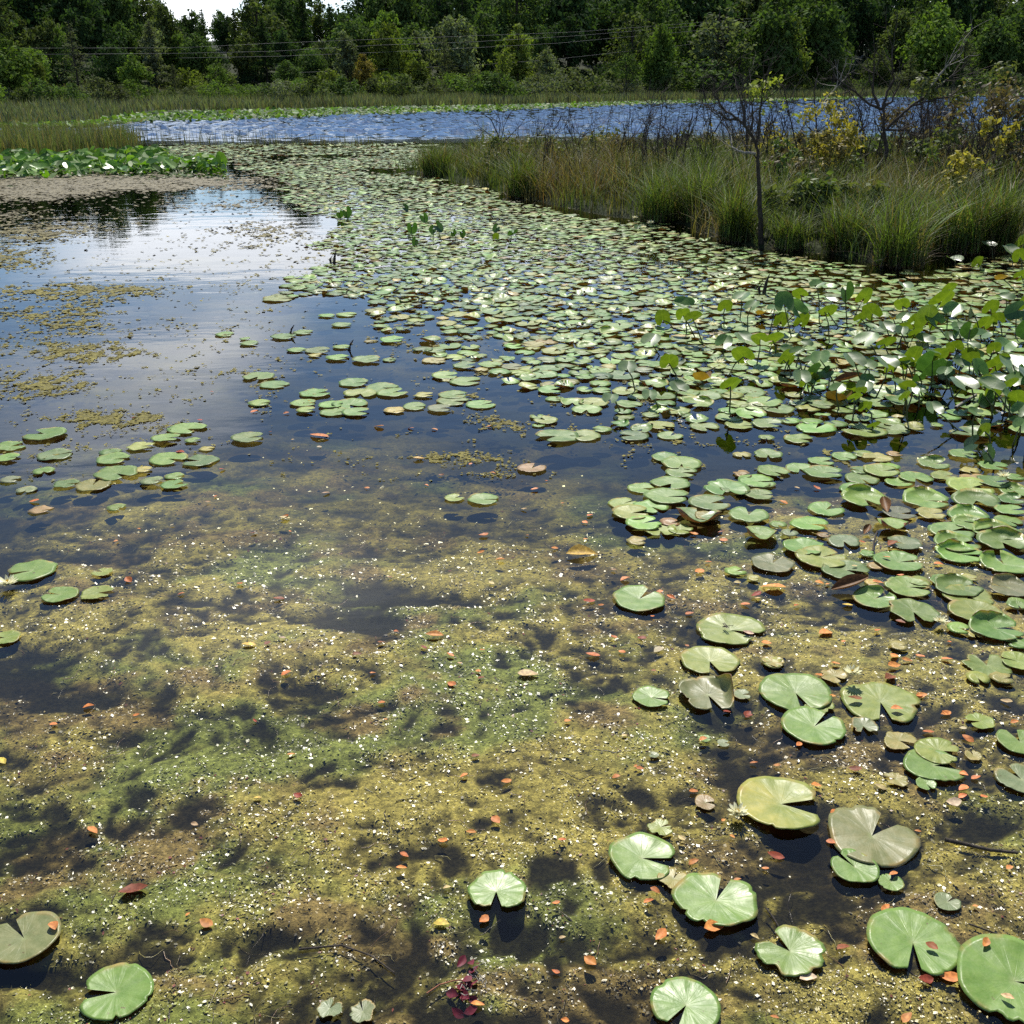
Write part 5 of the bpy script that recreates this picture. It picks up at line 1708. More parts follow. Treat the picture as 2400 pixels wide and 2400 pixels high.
def leaf_cloud(n, centers, radii, size, squash=1.0, surf=.55):
    """leaf-clump quads through a set of lobes; normals lean outwards"""
    k = rng.choice(len(centers), n, p=radii ** 2 / (radii ** 2).sum())
    dirs = rng.normal(0, 1, (n, 3))
    dirs /= np.linalg.norm(dirs, axis=1)[:, None]
    rad = radii[k] * (surf + (1 - surf) * rng.random(n)) * (1 + .12 * rng.normal(0, 1, n))
    p = centers[k] + dirs * rad[:, None] * np.array([1, 1, squash])
    nrm = dirs * .8 + rng.normal(0, .55, (n, 3)) + np.array([0, 0, .35])
    nrm /= np.linalg.norm(nrm, axis=1)[:, None]
    a_ = np.cross(nrm, rng.normal(0, 1, (n, 3)))
    a_ /= np.linalg.norm(a_, axis=1)[:, None]
    b_ = np.cross(nrm, a_)
    s_ = size * (.55 + .9 * rng.random(n))
    a_, b_ = a_ * s_[:, None], b_ * (s_ * rng.uniform(.4, .8, n))[:, None]
    V_ = np.stack([p - a_, p - b_ * .8 + a_ * .1, p + a_, p + b_ + a_ * .15], 1).reshape(-1, 3)
    return V_, np.arange(n * 4).reshape(-1, 4)


def limbs(acc, base, tip, r0, r1, n=5, wob=.05):
    base, tip = np.array(base, float), np.array(tip, float)
    L = np.linalg.norm(tip - base)
    pts = [base + (tip - base) * i / n + (rng.normal(0, wob * L, 3) if 0 < i < n else 0) for i in range(n + 1)]
    v, q = tube(pts, np.linspace(r0, r1, n + 1), 5)
    acc.add(v, q)
    return pts


def broadleaf(nlobes, width, n, size, low=.22, top=1.0, narrow=1.0):
    """unit-height tree: trunk and crown meshes"""
    tr = Acc()
    pts = limbs(tr, (0, 0, -.02), (rng.normal(0, .02), rng.normal(0, .02), .85), .020, .004, 6, .012)
    cs, rs = [], []
    for i in range(nlobes):
        t = (i + .5) / nlobes
        z = low + (top - low - .08) * t
        prof = math.sin(math.pi * min(1, (t * .86 + .14)) ** .8) ** .7 * width * .5
        a_ = i * 2.4 + rng.uniform(-.5, .5)
        r = prof * rng.uniform(.25, .85)
        cpt = np.array([math.cos(a_) * r, math.sin(a_) * r, z + rng.normal(0, .02)])
        cs.append(cpt)
        rs.append(rng.uniform(.38, 1.08) * (prof * .55 + .03) * narrow)
        j = min(5, max(1, int(t * 5)))
        limbs(tr, pts[j], cpt, .006, .002, 3, .04)
    v, q = leaf_cloud(n, np.array(cs), np.array(rs), size, .85, .35)
    return tr.build('trunk', M['bark'], link=False).data, mk('crown', v, q, M['leaf'], smooth=False, link=False).data


def conifer(n, width, size, sparse=False):
    tr = Acc()
    limbs(tr, (0, 0, -.02), (rng.normal(0, .01), rng.normal(0, .01), 1.0), .014, .002, 8, .004)
    P = []
    nb = 46
    for i in range(nb):
        t = (i / nb) ** .9
        z = .16 + .82 * t
        L = width * .5 * (1 - t) ** .75 * rng.uniform(.55, 1.1) * min(1, .45 + t * 3)
        a_ = i * 2.4 + rng.uniform(-.4, .4)
        tip = np.array([math.cos(a_) * L, math.sin(a_) * L, z + L * rng.uniform(-.05, .35)])
        limbs(tr, (0, 0, z), tip, .003, .001, 2, .02)
        P.append((np.array([0, 0, z]), tip, L))
    k = rng.choice(nb, n, p=np.array([p[2] for p in P]) / sum(p[2] for p in P))
    A_, B_ = np.array([p[0] for p in P])[k], np.array([p[1] for p in P])[k]
    t = rng.random(n)[:, None] ** .7
    p = A_ + (B_ - A_) * t + rng.normal(0, 1, (n, 3)) * np.array([.014, .014, .014])
    a_ = rng.normal(0, 1, (n, 3)) * np.array([1, 1, .5])
    a_ /= np.linalg.norm(a_, axis=1)[:, None]
    b_ = np.cross(a_, rng.normal(0, 1, (n, 3)))
    b_ /= np.linalg.norm(b_, axis=1)[:, None]
    s_ = size * (.5 + rng.random(n))
    a_, b_ = a_ * s_[:, None], b_ * (s_ * .4)[:, None]
    V_ = np.stack([p - a_, p - b_, p + a_, p + b_], 1).reshape(-1, 3)
    return tr.build('trunk', M['bark'], link=False).data, mk('crown', V_, np.arange(n * 4).reshape(-1, 4), M['leaf'], smooth=False, link=False).data


KINDS_ = {
    'broad': [broadleaf(30, .84, 4400, .026), broadleaf(26, .74, 4200, .026), broadleaf(34, .95, 4800, .025, .12), broadleaf(24, .80, 4000, .026, .28), broadleaf(28, .88, 4200, .026, .2), broadleaf(22, .70, 3600, .027, .3)],
    'slim': [broadleaf(18, .42, 2600, .020, .25), broadleaf(16, .50, 2600, .021, .2)],
    'open': [broadleaf(20, .62, 1300, .022, .3, 1.0, .8), broadleaf(17, .55, 1000, .022, .35, 1.0, .8)],
    'conifer': [conifer(3400, .46, .016), conifer(3800, .52, .016)],
    'larch': [conifer(2000, .50, .013, True), conifer(1500, .44, .013, True)],
    'shrub': [broadleaf(14, 1.5, 1500, .045, .12, 1.0), broadleaf(12, 1.3, 1300, .045, .1, 1.0), broadleaf(16, 1.8, 1700, .045, .12)],
}
GCOL = {'dark': (.034, .062, .021), 'mid': (.066, .105, .030), 'bright': (.100, .155, .032), 'yellow': (.118, .150, .030), 'grey': (.105, .122, .070), 'orange': (.19, .15, .035), 'pale': (.125, .150, .075), 'brown': (.080, .095, .046), 'olive': (.080, .105, .034)}


def tree(kind, px, top_py, dist, col, label, group=None, name='tree', wf=1.0, cat='tree', zb=None):
    az = az_of(px)
    if zb is None:
        zb = float(bank_z(dist - shore_d(az)))
    dr = ray(px, top_py)
    t = dist / math.hypot(dr[0], dr[1])
    ztop = EYE + dr[2] * t
    H = max(ztop - zb, 1.0)
    e = empty(name, (math.sin(az) * dist, math.cos(az) * dist, zb - .05), label, cat, group, rnd.uniform(0, 6.28), 1.0)
    e.scale = (H * wf, H * wf, H)
    tm, cm = rnd.choice(KINDS_[kind])
    o = bpy.data.objects.new('trunk', tm)
    C.objects.link(o)
    o.parent = e
    o = bpy.data.objects.new('crown', cm)
    C.objects.link(o)
    o.parent = e
    c = GCOL[col]
    f_ = rnd.uniform(.88, 1.14)
    o.color = (c[0] * f_, c[1] * f_, c[2] * f_, 1)
    return e


# trees one can tell apart in front of the wood: kind, x, top, metres behind the shore, colour, width factor, label
FRONT = [
    ('broad', 8, 60, 62, 'bright', .95, 'bright yellow-green tree at the left edge of the far shore'), ('larch', 183, 45, 60, 'grey', 1.1, 'tall grey-brown larch standing alone in the marsh at the left'),
    ('slim', 95, 130, 66, 'yellow', .8, 'thin yellow-green sapling between the left edge tree and the grey larch'), ('conifer', 366, 48, 66, 'grey', 1.0, 'grey-green conifer left of the sky gap'),
    ('broad', 318, 112, 62, 'bright', .8, 'small bright green tree beside the grey-green conifer'), ('larch', 410, 146, 56, 'brown', 1.1, 'short bare brownish larch in front of the grey-green conifer'),
    ('broad', 255, 150, 70, 'dark', .9, 'dark bushy tree right of the grey larch'), ('shrub', 445, 152, 62, 'yellow', .8, 'yellow-green bush lit up below the sky gap'),
    ('broad', 468, 66, 74, 'mid', .75, 'rounded mid-green tree under the sky gap'), ('open', 515, 130, 62, 'bright', .9, 'loose bright green tree right of the yellow bush'),
    ('conifer', 627, 36, 70, 'dark', .95, 'tall dark conifer right of the sky gap'), ('broad', 676, 134, 58, 'mid', .95, 'low domed green tree beside the tall dark conifer'),
    ('broad', 737, 100, 66, 'mid', .8, 'round-headed green tree beyond the low wires'), ('shrub', 772, 155, 52, 'yellow', .9, 'yellowish shrub below the round-headed tree'),
    ('slim', 812, 60, 58, 'pale', .9, 'slender pale tree with a bare lower trunk'), ('slim', 852, 117, 54, 'orange', 1.0, 'small orange-yellow tree turning colour on the far shore'),
    ('shrub', 892, 165, 48, 'yellow', .9, 'pale yellow-green bush under the orange-yellow tree'), ('broad', 915, 40, 60, 'yellow', .62, 'tall yellow-green tree beside the large grey-green one'),
    ('slim', 985, 115, 52, 'yellow', 1.0, 'short yellow-green tree in front of the large grey-green tree'), ('broad', 1068, 16, 62, 'pale', .72, 'large grey-green tree with bare lower branches mid shore'),
    ('larch', 1045, 80, 54, 'brown', .9, 'bare twiggy grey tree in front of the large grey-green one'), ('broad', 1130, 14, 74, 'mid', .7, 'full green tree behind the yellowing pair'),
    ('open', 1178, 90, 54, 'yellow', .9, 'thin yellow-green tree with gaps left of the paired trunks'), ('slim', 1215, 40, 62, 'yellow', .9, 'tall yellowish tree with a golden top'),
    ('open', 1281, 100, 46, 'pale', 1.0, 'small pale tree on two slim dark trunks near the far shore'), ('slim', 1268, 45, 66, 'mid', .8, 'narrow green tree behind the small pale tree'),
    ('open', 1468, 112, 46, 'mid', .8, 'thin tree on slim twin trunks among domed shrubs'), ('broad', 1545, 44, 54, 'bright', .62, 'leaning bright-topped tree with a vine-hung trunk'),
    ('open', 1478, 4, 74, 'olive', .8, 'loose olive tree in the dark gap of the wood'), ('open', 1676, -8, 50, 'pale', 1.15, 'pale feathery willow-like tree right of the wires'),
    ('shrub', 1640, 130, 46, 'mid', 1.1, 'green shrub at the foot of the pale feathery tree'), ('broad', 1800, -40, 52, 'mid', .8, 'tall green tree speckled with yellow leaves'),
    ('open', 1838, 18, 50, 'yellow', .7, 'thin tree of scattered yellow leaves'), ('broad', 1900, -60, 60, 'mid', .8, 'big dark-centred green tree behind the dead tree'),
    ('open', 1950, 110, 48, 'olive', 1.0, 'low olive tree behind the dead tree on the island'), ('broad', 2055, 108, 56, 'olive', .9, 'shaggy olive bush tree left of the bright round tree'),
    ('broad', 2180, -10, 56, 'bright', .8, 'bright round-headed tree near the upper right'), ('larch', 2250, 70, 46, 'brown', 1.2, 'grey twiggy tree below the bright round-headed tree'),
    ('broad', 2320, 30, 54, 'mid', .8, 'green tree at the right end of the far shore'), ('broad', 2395, -30, 56, 'mid', .8, 'green tree cut by the right edge of the photo'),
    ('larch', 2130, 120, 42, 'brown', 1.2, 'low grey twiggy thicket tree by the right shore'), ('open', 1730, 100, 44, 'mid', 1.0, 'low loose tree right of the pale feathery one'),
]
for (k, px, tp, back, col, wf, lab) in FRONT:
    az = az_of(px)
    tree(k, px, tp, float(shore_d(az)) + back * (.8 if px > 1400 else 1.0), col, lab, wf=wf * 1.25)

TREE_LM = [(8, 'the bright left-edge tree'), (183, 'the lone grey larch'), (255, 'the dark bushy tree'), (318, 'the small bright tree'), (366, 'the grey-green conifer'), (466, 'the tree under the sky gap'), (627, 'the tall dark conifer'), (676, 'the low domed tree'), (737, 'the round-headed tree'), (812, 'the slender pale tree'),
           (852, 'the orange-yellow tree'), (915, 'the tall yellow-green tree'), (1068, 'the large grey-green tree'), (1178, 'the gappy yellow-green tree'), (1215, 'the golden-topped tree'), (1281, 'the pale tree on paired trunks'), (1468, 'the tree on twin trunks'), (1545, 'the leaning bright-topped tree'), (1676, 'the pale feathery tree'),
           (1800, 'the yellow-speckled tree'), (1900, 'the dark-centred tree'), (2055, 'the shaggy olive tree'), (2180, 'the bright round tree'), (2250, 'the grey twiggy tree'), (2320, 'the end tree'), (2395, 'the right-edge tree')]


def beside(px):
    b = min(TREE_LM, key=lambda a: abs(a[0] - px))
    d = px - b[0]
    return ('behind ' if abs(d) < 14 else 'just right of ' if d > 0 else 'just left of ') + b[1]


# more trees of the wood's sunlit edge, between the ones above and the dark rows
px = -300
while px < 2800:
    q_ = px + rnd.uniform(-15, 15)
    col = rnd.choice(['mid', 'olive', 'mid', 'mid', 'bright', 'dark', 'dark', 'dark', 'pale', 'yellow'])
    topy = rnd.uniform(10, 105) if not 390 < q_ < 620 else rnd.uniform(60, 120)
    tree(rnd.choice(['broad', 'broad', 'open', 'slim']), q_, topy, float(shore_d(az_of(q_))) + rnd.uniform(66, 78), col,
         unique({'mid': 'mid-green', 'olive': 'olive', 'bright': 'bright green', 'dark': 'dark green', 'pale': 'pale grey-green', 'yellow': 'yellowish'}[col] + ' edge tree ' + beside(q_)), 'trees at the edge of the wood', wf=rnd.uniform(.8, 1.15))
    px += rnd.uniform(58, 120)

# the wood behind: three rows, tops mostly above the frame; a dip where the sky shows
dips = [(505, 95, 16), (790, 30, 0)]
for row, (b0, step) in enumerate(((84, 62), (104, 74), (128, 84))):
    px = -420 + row * 25
    while px < 2900:
        q_ = px + rnd.uniform(-14, 14)
        az = az_of(q_)
        topy = rnd.uniform(-95, -30) - row * 10
        if q_ < 250:
            topy -= 25
        for (cx_, hw, ty) in dips:
            if abs(q_ - cx_) < hw + 40:
                topy = rnd.uniform(ty - 8, ty + 24) if abs(q_ - cx_) < hw else rnd.uniform(-50, -20)
        if row == 0 and rnd.random() < .55 and topy < -20:
            topy = rnd.uniform(-30, 60)
        dist = float(shore_d(az)) + b0 + rnd.uniform(-7, 7)
        col = rnd.choice(['dark', 'dark', 'dark', 'mid', 'mid', 'olive'])
        kd = rnd.choice(['broad', 'broad', 'broad', 'conifer']) if row == 0 else 'broad'
        lab = {0: {'dark': 'dark green tree in the front row of the wood', 'mid': 'mid-green tree in the front row of the wood', 'olive': 'olive tree in the front row of the wood'}[col], 1: 'shaded tree inside the wood beyond the lake', 2: 'tree at the back of the wood beyond the lake'}[row]
        if kd == 'conifer':
            lab = 'dark conifer in the front row of the wood'
        if row == 0:
            lab = unique(lab.split(' in the front')[0] + ' of the wood ' + beside(q_))
        tree(kd, q_, topy, dist, col, lab, 'trees of the wood beyond the lake', wf=rnd.uniform(.72, .95))
        px += step * rnd.uniform(.8, 1.2)

# shrubs along the far bank
px = -300
while px < 2800:
    az = az_of(px)
    topy = np.interp(px, [-300, 0, 500, 1000, 1350, 1600, 2000, 2800], [190, 188, 185, 172, 160, 158, 165, 175]) + rnd.uniform(-14, 26)
    col = rnd.choice(['olive', 'olive', 'brown', 'bright', 'mid', 'mid', 'grey'])
    dist = float(shore_d(az)) + np.interp(px, [-300, 250, 500, 2800], [52, 50, 44, 34]) + rnd.uniform(-6, 8)
    tree('shrub', px, topy, dist, col, unique({'olive': 'olive green shrub', 'brown': 'brownish shrub', 'bright': 'bright green shrub', 'mid': 'green shrub', 'grey': 'grey-green shrub'}[col] + ' on the bank before ' + beside(px).split(' ', 2 if beside(px).startswith('just') else 1)[-1].replace('of ', '', 1)), 'shrubs along the far bank', 'shrub', 1.15, 'shrub')
    px += rnd.uniform(26, 46)

# undergrowth at the foot of the wood
px = -300
while px < 2800:
    az = az_of(px)
    tree('shrub', px, rnd.uniform(128, 168), float(shore_d(az)) + rnd.uniform(72, 84), rnd.choice(['dark', 'mid', 'dark', 'olive']), 'shaded bush of the undergrowth at the foot of the wood', 'undergrowth of the wood', 'shrub', 1.3, 'shrub')
    px += rnd.uniform(40, 66)

# power lines strung in front of the wood
WIRES = [([(-200, 114), (0, 113), (422, 112), (646, 101), (882, 92), (1110, 84), (1349, 75), (1635, 53), (1760, 43)], 'uppermost power line strung across the wood', 0),
         ([(-200, 130), (0, 128), (422, 125), (646, 120), (882, 106), (1110, 98), (1349, 84), (1635, 60), (1760, 50)], 'second power line from the top across the wood', 1),
         ([(420, 136), (646, 132), (882, 123), (1110, 112), (1310, 101), (1597, 75), (1760, 60)], 'third power line from the top across the wood', 2),
         ([(700, 170), (1110, 153), (1310, 138), (1635, 102), (1760, 90)], 'lowest power line across the dark wood', 3)]
for pts, lab, k in WIRES:
    P = []
    xs = np.linspace(pts[0][0], pts[-1][0], 60)
    ys = np.interp(xs, [p[0] for p in pts], [p[1] for p in pts])
    for a_, b_ in zip(xs, ys):
        dr = ray(a_, b_)
        az_w = az_of(a_)
        dist = float(shore_d(az_w)) + np.interp(a_, [-200, 1400, 1760], [66, 52, 58]) + k * .5
        P.append(np.array([0, 0, EYE]) + dr * dist / math.hypot(dr[0], dr[1]))
    v, q = tube(P, [.013] * len(P), 4)
    tag(mk('power_line', v, q, M['wire']), lab, 'power line', 'power lines across the wood')

# ------------------------------------------------------------------ the island: sedge, bushes, dead trees
ISLE = [(935, 402), (1000, 412), (1130, 442), (1260, 474), (1400, 502), (1600, 528), (1690, 565), (1780, 585), (1950, 598), (2060, 622), (2130, 612), (2250, 590), (2500, 575), (2700, 560), (2700, 372), (2400, 374), (2000, 380), (1600, 386), (1250, 392), (1000, 394)]
islet('island_ground', ISLE, .12)


def front_y(px):
    return np.interp(px, [935, 1000, 1130, 1260, 1400, 1600, 1690, 1780, 1950, 2060, 2130, 2250, 2500], [402, 412, 442, 474, 502, 528, 565, 585, 598, 622, 612, 590, 575])


ac = Acc()
n = 42000
x, y = poly_samples(ISLE, n)
jx, jy = .9 * (fbm(x * 1.4, y * 1.4, 421, 3) - .5), 1.1 * (fbm(x * 1.1, y * 1.1, 431, 3) - .5)
x, y = x + jx, y + jy
n = len(x)
px_, py_ = proj(x, y)
cl = fbm(x * 1.3, y * 1.1, 401, 4, .6)
edge = np.clip((front_y(px_) - py_) / 40, 0, 1)
hh = (.30 + 1.75 * cl ** 1.5 + .40 * rng.random(n)) * (.60 + .40 * edge) * np.interp(px_, [900, 1300, 1800, 2400], [1.0, 1.0, .95, .95])
gw = fbm(x * .6, y * .6, 411, 3)[:, None]
g1 = gcol(n, [(.080, .118, .028), (.105, .140, .034), (.055, .080, .022)], [4, 3, 3], .28)
g2 = gcol(n, [(.14, .125, .05), (.15, .10, .05), (.075, .075, .03), (.20, .17, .09)], [3, 2, 3, 1], .25)
gc = g1 * sstep(.40, .58, gw) + g2 * (1 - sstep(.40, .58, gw))
blades(ac, x, y, np.full(n, .0), hh, rng.uniform(.009, .018, n), rng.uniform(.1, 1.0, n), gc)
tag(ac.build('sedge_grass', M['grass']), kind='stuff')


def tussock(px, py, w_, hpx, label, dens=520, lean=1.05, cols=None):
    g = ground(px, py)
    R = .5 * w_ / FPX * g[1]
    H = hpx / FPX * g[1] * 1.05
    ac_ = Acc()
    r = R * .55 * np.sqrt(rng.random(dens))
    a_ = rng.random(dens) * 6.28
    x_, y_ = np.cos(a_) * r, np.sin(a_) * r
    hh_ = H * rng.uniform(.4, 1.3, dens) 
    c_ = gcol(dens, cols or [(.080, .125, .025), (.105, .155, .032), (.052, .080, .020), (.14, .125, .055)], [4, 3, 3, 2.5], .3)
    blades(ac_, x_, y_, np.full(dens, .03), hh_, rng.uniform(.009, .017, dens), rng.uniform(.15, lean, dens), c_, 4)
    e = empty('sedge_tussock', tuple(g), label, 'sedge tussock', 'sedge tussocks along the island edge')
    b_ = ac_.build('blades', M['grass'], parent=e)
    # dead thatch hanging round the foot
    at_ = Acc()
    nd = dens // 3
    a_ = rng.random(nd) * 6.28
    r = R * .6 * np.sqrt(rng.random(nd))
    blades(at_, np.cos(a_) * r, np.sin(a_) * r, np.full(nd, -.03), H * rng.uniform(.15, .45, nd), rng.uniform(.010, .018, nd), rng.uniform(.5, 1.8, nd), gcol(nd, [(.09, .07, .04), (.05, .04, .025), (.14, .11, .06)], [3, 3, 1]), 3)
    at_.build('thatch', M['grass'], parent=e)
    return e


for a in [(1725, 566, 150, 130, 'sedge tussock at the foot of the forked bare tree'), (2105, 622, 200, 150, 'bright drooping sedge tussock nearest the water'), (1985, 592, 170, 120, 'sedge tussock left of the bright drooping one'), (1545, 520, 150, 110, 'tall sedge tussock right of the island bend'),
          (1640, 522, 150, 135, 'light green sedge tussock left of the forked bare tree'), (1850, 585, 120, 80, 'low brownish sedge tussock right of the forked bare tree'),
          (1225, 462, 120, 95, 'narrow sedge tussock on the long island edge'), (1020, 414, 100, 70, 'sedge tussock at the very tip of the island'), (2240, 592, 190, 150, 'sedge tussock behind the small forked branch'),
          (2330, 590, 150, 170, 'tall light sedge tussock at the right end of the island'), (2130, 560, 160, 130, 'sedge tussock behind the bright drooping one')]:
    tussock(*a)


ISLE_LM = [(1168, 'the many-stemmed shrub at the tip'), (1390, 'the rusty bush'), (1475, 'the grey forked shrub'), (1600, 'the small bare tree'), (1700, 'the crooked dark shrub'), (1775, 'the forked bare tree'), (1862, 'the thin leaning stem'), (1920, 'the straight dark stem'), (1985, 'the thin upright stem'), (2060, 'the tall dead tree'), (2130, 'the thin dark stem'), (2215, 'the golden bush'), (2270, 'the small forked branch'), (2330, 'the small golden bush'), (2395, 'the edge bush')]


def isle_beside(px):
    b = min(ISLE_LM, key=lambda a: abs(a[0] - px))
    return ('behind ' if abs(px - b[0]) < 14 else 'right of ' if px > b[0] else 'left of ') + b[1]


def bush(px, py, w_, hpx, col, label, n=520, size=.055, twig=True):
    g = ground(px, py)
    s_ = g[1] / FPX
    Wd, H = w_ * s_, hpx * s_
    e = empty('bush', tuple(g), label, 'bush', 'bushes on the island')
    st = Acc()
    cs, rs = [], []
    for i in range(9):
        a_ = rng.uniform(0, 6.28)
        r = Wd * .42 * math.sqrt(rng.random())
        z = H * rng.uniform(.45, .95)
        tip = np.array([math.cos(a_) * r, math.sin(a_) * r * .8, z])
        limbs(st, (tip[0] * .15, tip[1] * .15, -.05), tip, .010, .003, 4, .04)
        cs.append(tip * np.array([1, 1, .95]))
        rs.append(rng.uniform(.14, .26) * min(Wd, H))
    st.build('stems', M['bark'], parent=e)
    v, q = leaf_cloud(n, np.array(cs), np.array(rs), size, 1.0, .1)
    o = mk('foliage', v, q, M['bush'], smooth=False, parent=e)
    f_ = rnd.uniform(.9, 1.1)
    o.color = (col[0] * f_, col[1] * f_, col[2] * f_, 1)
    return e


BY, BO, BG, BR, BK = (.34, .30, .058), (.21, .175, .060), (.080, .118, .032), (.115, .092, .050), (.10, .122, .038)
for a in [(1930, 480, 130, 190, BY, 'yellow-leaved bush in the middle of the island', 620), (1965, 490, 110, 150, BO, 'orange-yellow bush below the tall dead tree', 460), (1815, 440, 110, 110, BY, 'yellow-green bush right of the forked bare tree', 330), (2215, 545, 110, 130, BY, 'bright golden bush beside the small forked branch', 330),
          (2310, 520, 70, 160, BY, 'small golden bush near the right end of the island', 160), (1385, 420, 100, 82, BO, 'rusty brown bush on the long island edge', 330), (1300, 425, 90, 72, BR, 'brown seedy bush left of the rusty one', 260), (1540, 425, 100, 92, BG, 'dark green bush at the back of the island', 330),
          (1690, 425, 100, 92, BO, 'orange-brown bush left of the forked bare tree', 300), (1845, 500, 100, 150, BR, 'red-brown bush behind the forked bare tree', 330), (1830, 560, 120, 100, BK, 'pale green leafy bush at the forked tree foot', 360), (2010, 452, 130, 120, BG, 'green bush around the tall dead tree', 460),
          (2150, 500, 150, 200, BK, 'olive bush right of the tall dead tree', 420), (2250, 470, 170, 170, BR, 'brown thicket bush behind the golden bush', 420), (2360, 500, 170, 200, BR, 'brown thicket bush at the right edge', 460), (2290, 440, 120, 190, BK, 'tall olive bush with yellowing top', 330),
          (2390, 470, 120, 180, BK, 'olive bush cut by the right edge of the photo', 300), (1620, 440, 110, 80, BK, 'small olive bush at the back of the island', 260), (1470, 432, 100, 80, BR, 'low brown bush at the back of the island', 240), (2100, 440, 120, 130, BR, 'brown bush behind the tall dead tree', 300),
          (1210, 415, 80, 64, BK, 'low olive bush near the island tip', 200), (1770, 430, 90, 80, BR, 'low red-brown bush behind the forked bare tree', 220), (2450, 520, 140, 190, BG, 'green bush past the right edge', 260), (1900, 560, 110, 110, BG, 'green bush in front of the orange-yellow one', 360), (2010, 560, 110, 110, BK, 'light green bush right of the island middle', 330)]:
    a = list(a)
    a[2], a[3], a[6] = a[2] * 1.1, a[3] * (1.22 if a[0] < 2090 else 1.5), int(a[6] * 1.5)
    bush(*a)
# low leafy cover through the back of the island
for i in range(34):
    px = rnd.uniform(1150, 2480)
    py = rnd.uniform(405, 450) if px < 1700 or 1985 < px < 2130 else rnd.uniform(410, 540)
    c_, t_ = rnd.choice([(BG, 'green'), (BK, 'olive'), (BR, 'brown'), (BK, 'olive'), (BG, 'green'), (BO, 'rusty')])
    k_ = 92 if px < 1700 else 92 + (py - 400) * .6
    bush(px, py, rnd.uniform(60, 120), k_ * rnd.uniform(.8, 1.25), c_, unique(f'{t_} low bush in the thicket ' + isle_beside(px)), 230, .05)


def twigs(acc, p0, dirv, L, r, depth):
    """bare twigs, each splitting in turn"""
    d = np.array(dirv, float)
    d /= np.linalg.norm(d)
    pts = [np.array(p0, float)]
    n = 4
    for i in range(n):
        d = d + rng.normal(0, .16, 3) + np.array([0, 0, .05])
        d /= np.linalg.norm(d)
        pts.append(pts[-1] + d * L / n)
    v, q = tube(pts, np.linspace(r, r * .45, n + 1), 4)
    acc.add(v, q)
    if depth > 0:
        for k in range(rng.integers(2, 4)):
            j = rng.integers(1, n + 1)
            nd = d + rng.normal(0, .55, 3)
            twigs(acc, pts[j], nd, L * rng.uniform(.45, .75), r * .5, depth - 1)


def dead_tree(base, paths, label, r0=.035, leaves=None, fine=2, name='dead_tree', cat='dead tree', pale=()):
    """paths: photo polylines of trunk and limbs, all standing at the distance of the base"""
    b = ground(*base)
    e = empty(name, tuple(b), label, cat, 'bare trees on the island')
    first = None
    for k, path in enumerate(paths):
        P = []
        dy = 0.0
        for i, (px, py) in enumerate(path):
            P.append(at_depth(px, py, b[1] + dy) - b)
            dy += rnd.uniform(-.12, .12) if k else rnd.uniform(-.03, .03)
        P = np.array(P)
        n = len(P)
        # finer points along the limb
        ts_ = np.linspace(0, n - 1, (n - 1) * 3 + 1)
        Q = np.stack([np.interp(ts_, range(n), P[:, c]) for c in range(3)], 1)
        Q[1:-1] += rng.normal(0, .008, Q[1:-1].shape)
        ra = r0 if k == 0 else r0 * .52
        ac_ = Acc()
        v, q = tube(Q, np.linspace(ra, max(ra * .3, .004), len(Q)), 6)
        ac_.add(v, q)
        if fine:
            for j in range(fine * (2 if k else 1)):
                i = rng.integers(len(Q) // 2, len(Q))
                dv = Q[i] - Q[max(i - 1, 0)]
                twigs(ac_, Q[i], dv / (np.linalg.norm(dv) + 1e-6) + rng.normal(0, .6, 3), rng.uniform(.3, .75), max(ra * .25, .007), 1)
        ac_.build('trunk' if k == 0 else 'branch', M['grey'] if k in pale else M['bark'], parent=e)
    if leaves:
        for (px, py, rp, n, col) in leaves:
            c = at_depth(px, py, b[1]) - b
            v, q = leaf_cloud(n, c[None], np.array([rp / FPX * b[1]]), .05, 1.0, .1)
            mk('foliage', v, q, M['bush'], smooth=False, parent=e).color = (*col, 1)
    return e


YG = (.22, .26, .05)
dead_tree((1785, 577), [[(1785, 577), (1782, 518), (1779, 420), (1774, 355), (1770, 334)], [(1770, 334), (1748, 296), (1712, 267), (1689, 247), (1671, 221)], [(1745, 292), (1741, 247), (1730, 215)], [(1774, 330), (1782, 290), (1785, 220), (1788, 190)], [(1770, 360), (1745, 357), (1728, 352), (1715, 345)],
                        [(1730, 280), (1700, 278), (1685, 262)], [(1757, 310), (1765, 280), (1762, 245)]],
          'forked bare tree at the front edge of the island', .05, [(1790, 202, 34, 60, YG), (1765, 212, 24, 30, YG), (1800, 250, 22, 16, YG), (1818, 190, 16, 16, YG)], 2, pale=(4,))
dead_tree((1900, 500), [[(1901, 500), (1896, 446), (1883, 404), (1862, 324), (1845, 240), (1836, 200)], [(1866, 340), (1880, 300), (1890, 280)]], 'thin dark stem leaning left behind the forked bare tree', .025, [(1838, 250, 22, 14, YG), (1865, 270, 18, 10, YG)], 1)
dead_tree((1926, 450), [[(1926, 450), (1924, 386), (1914, 309), (1909, 240), (1911, 190)], [(1914, 312), (1940, 290), (1965, 262)], [(1915, 320), (1895, 300), (1885, 285)], [(1910, 253), (1935, 230), (1962, 203), (1975, 190)]], 'straight dark stem with side twigs in the island middle', .028, None, 3, pale=(3,))
dead_tree((1600, 460), [[(1600, 460), (1598, 407), (1602, 360), (1609, 324), (1620, 285), (1627, 260)], [(1609, 330), (1630, 290), (1634, 265)], [(1598, 380), (1580, 350), (1570, 330)]], 'small bare tree on the left half of the island', .03, None, 3)
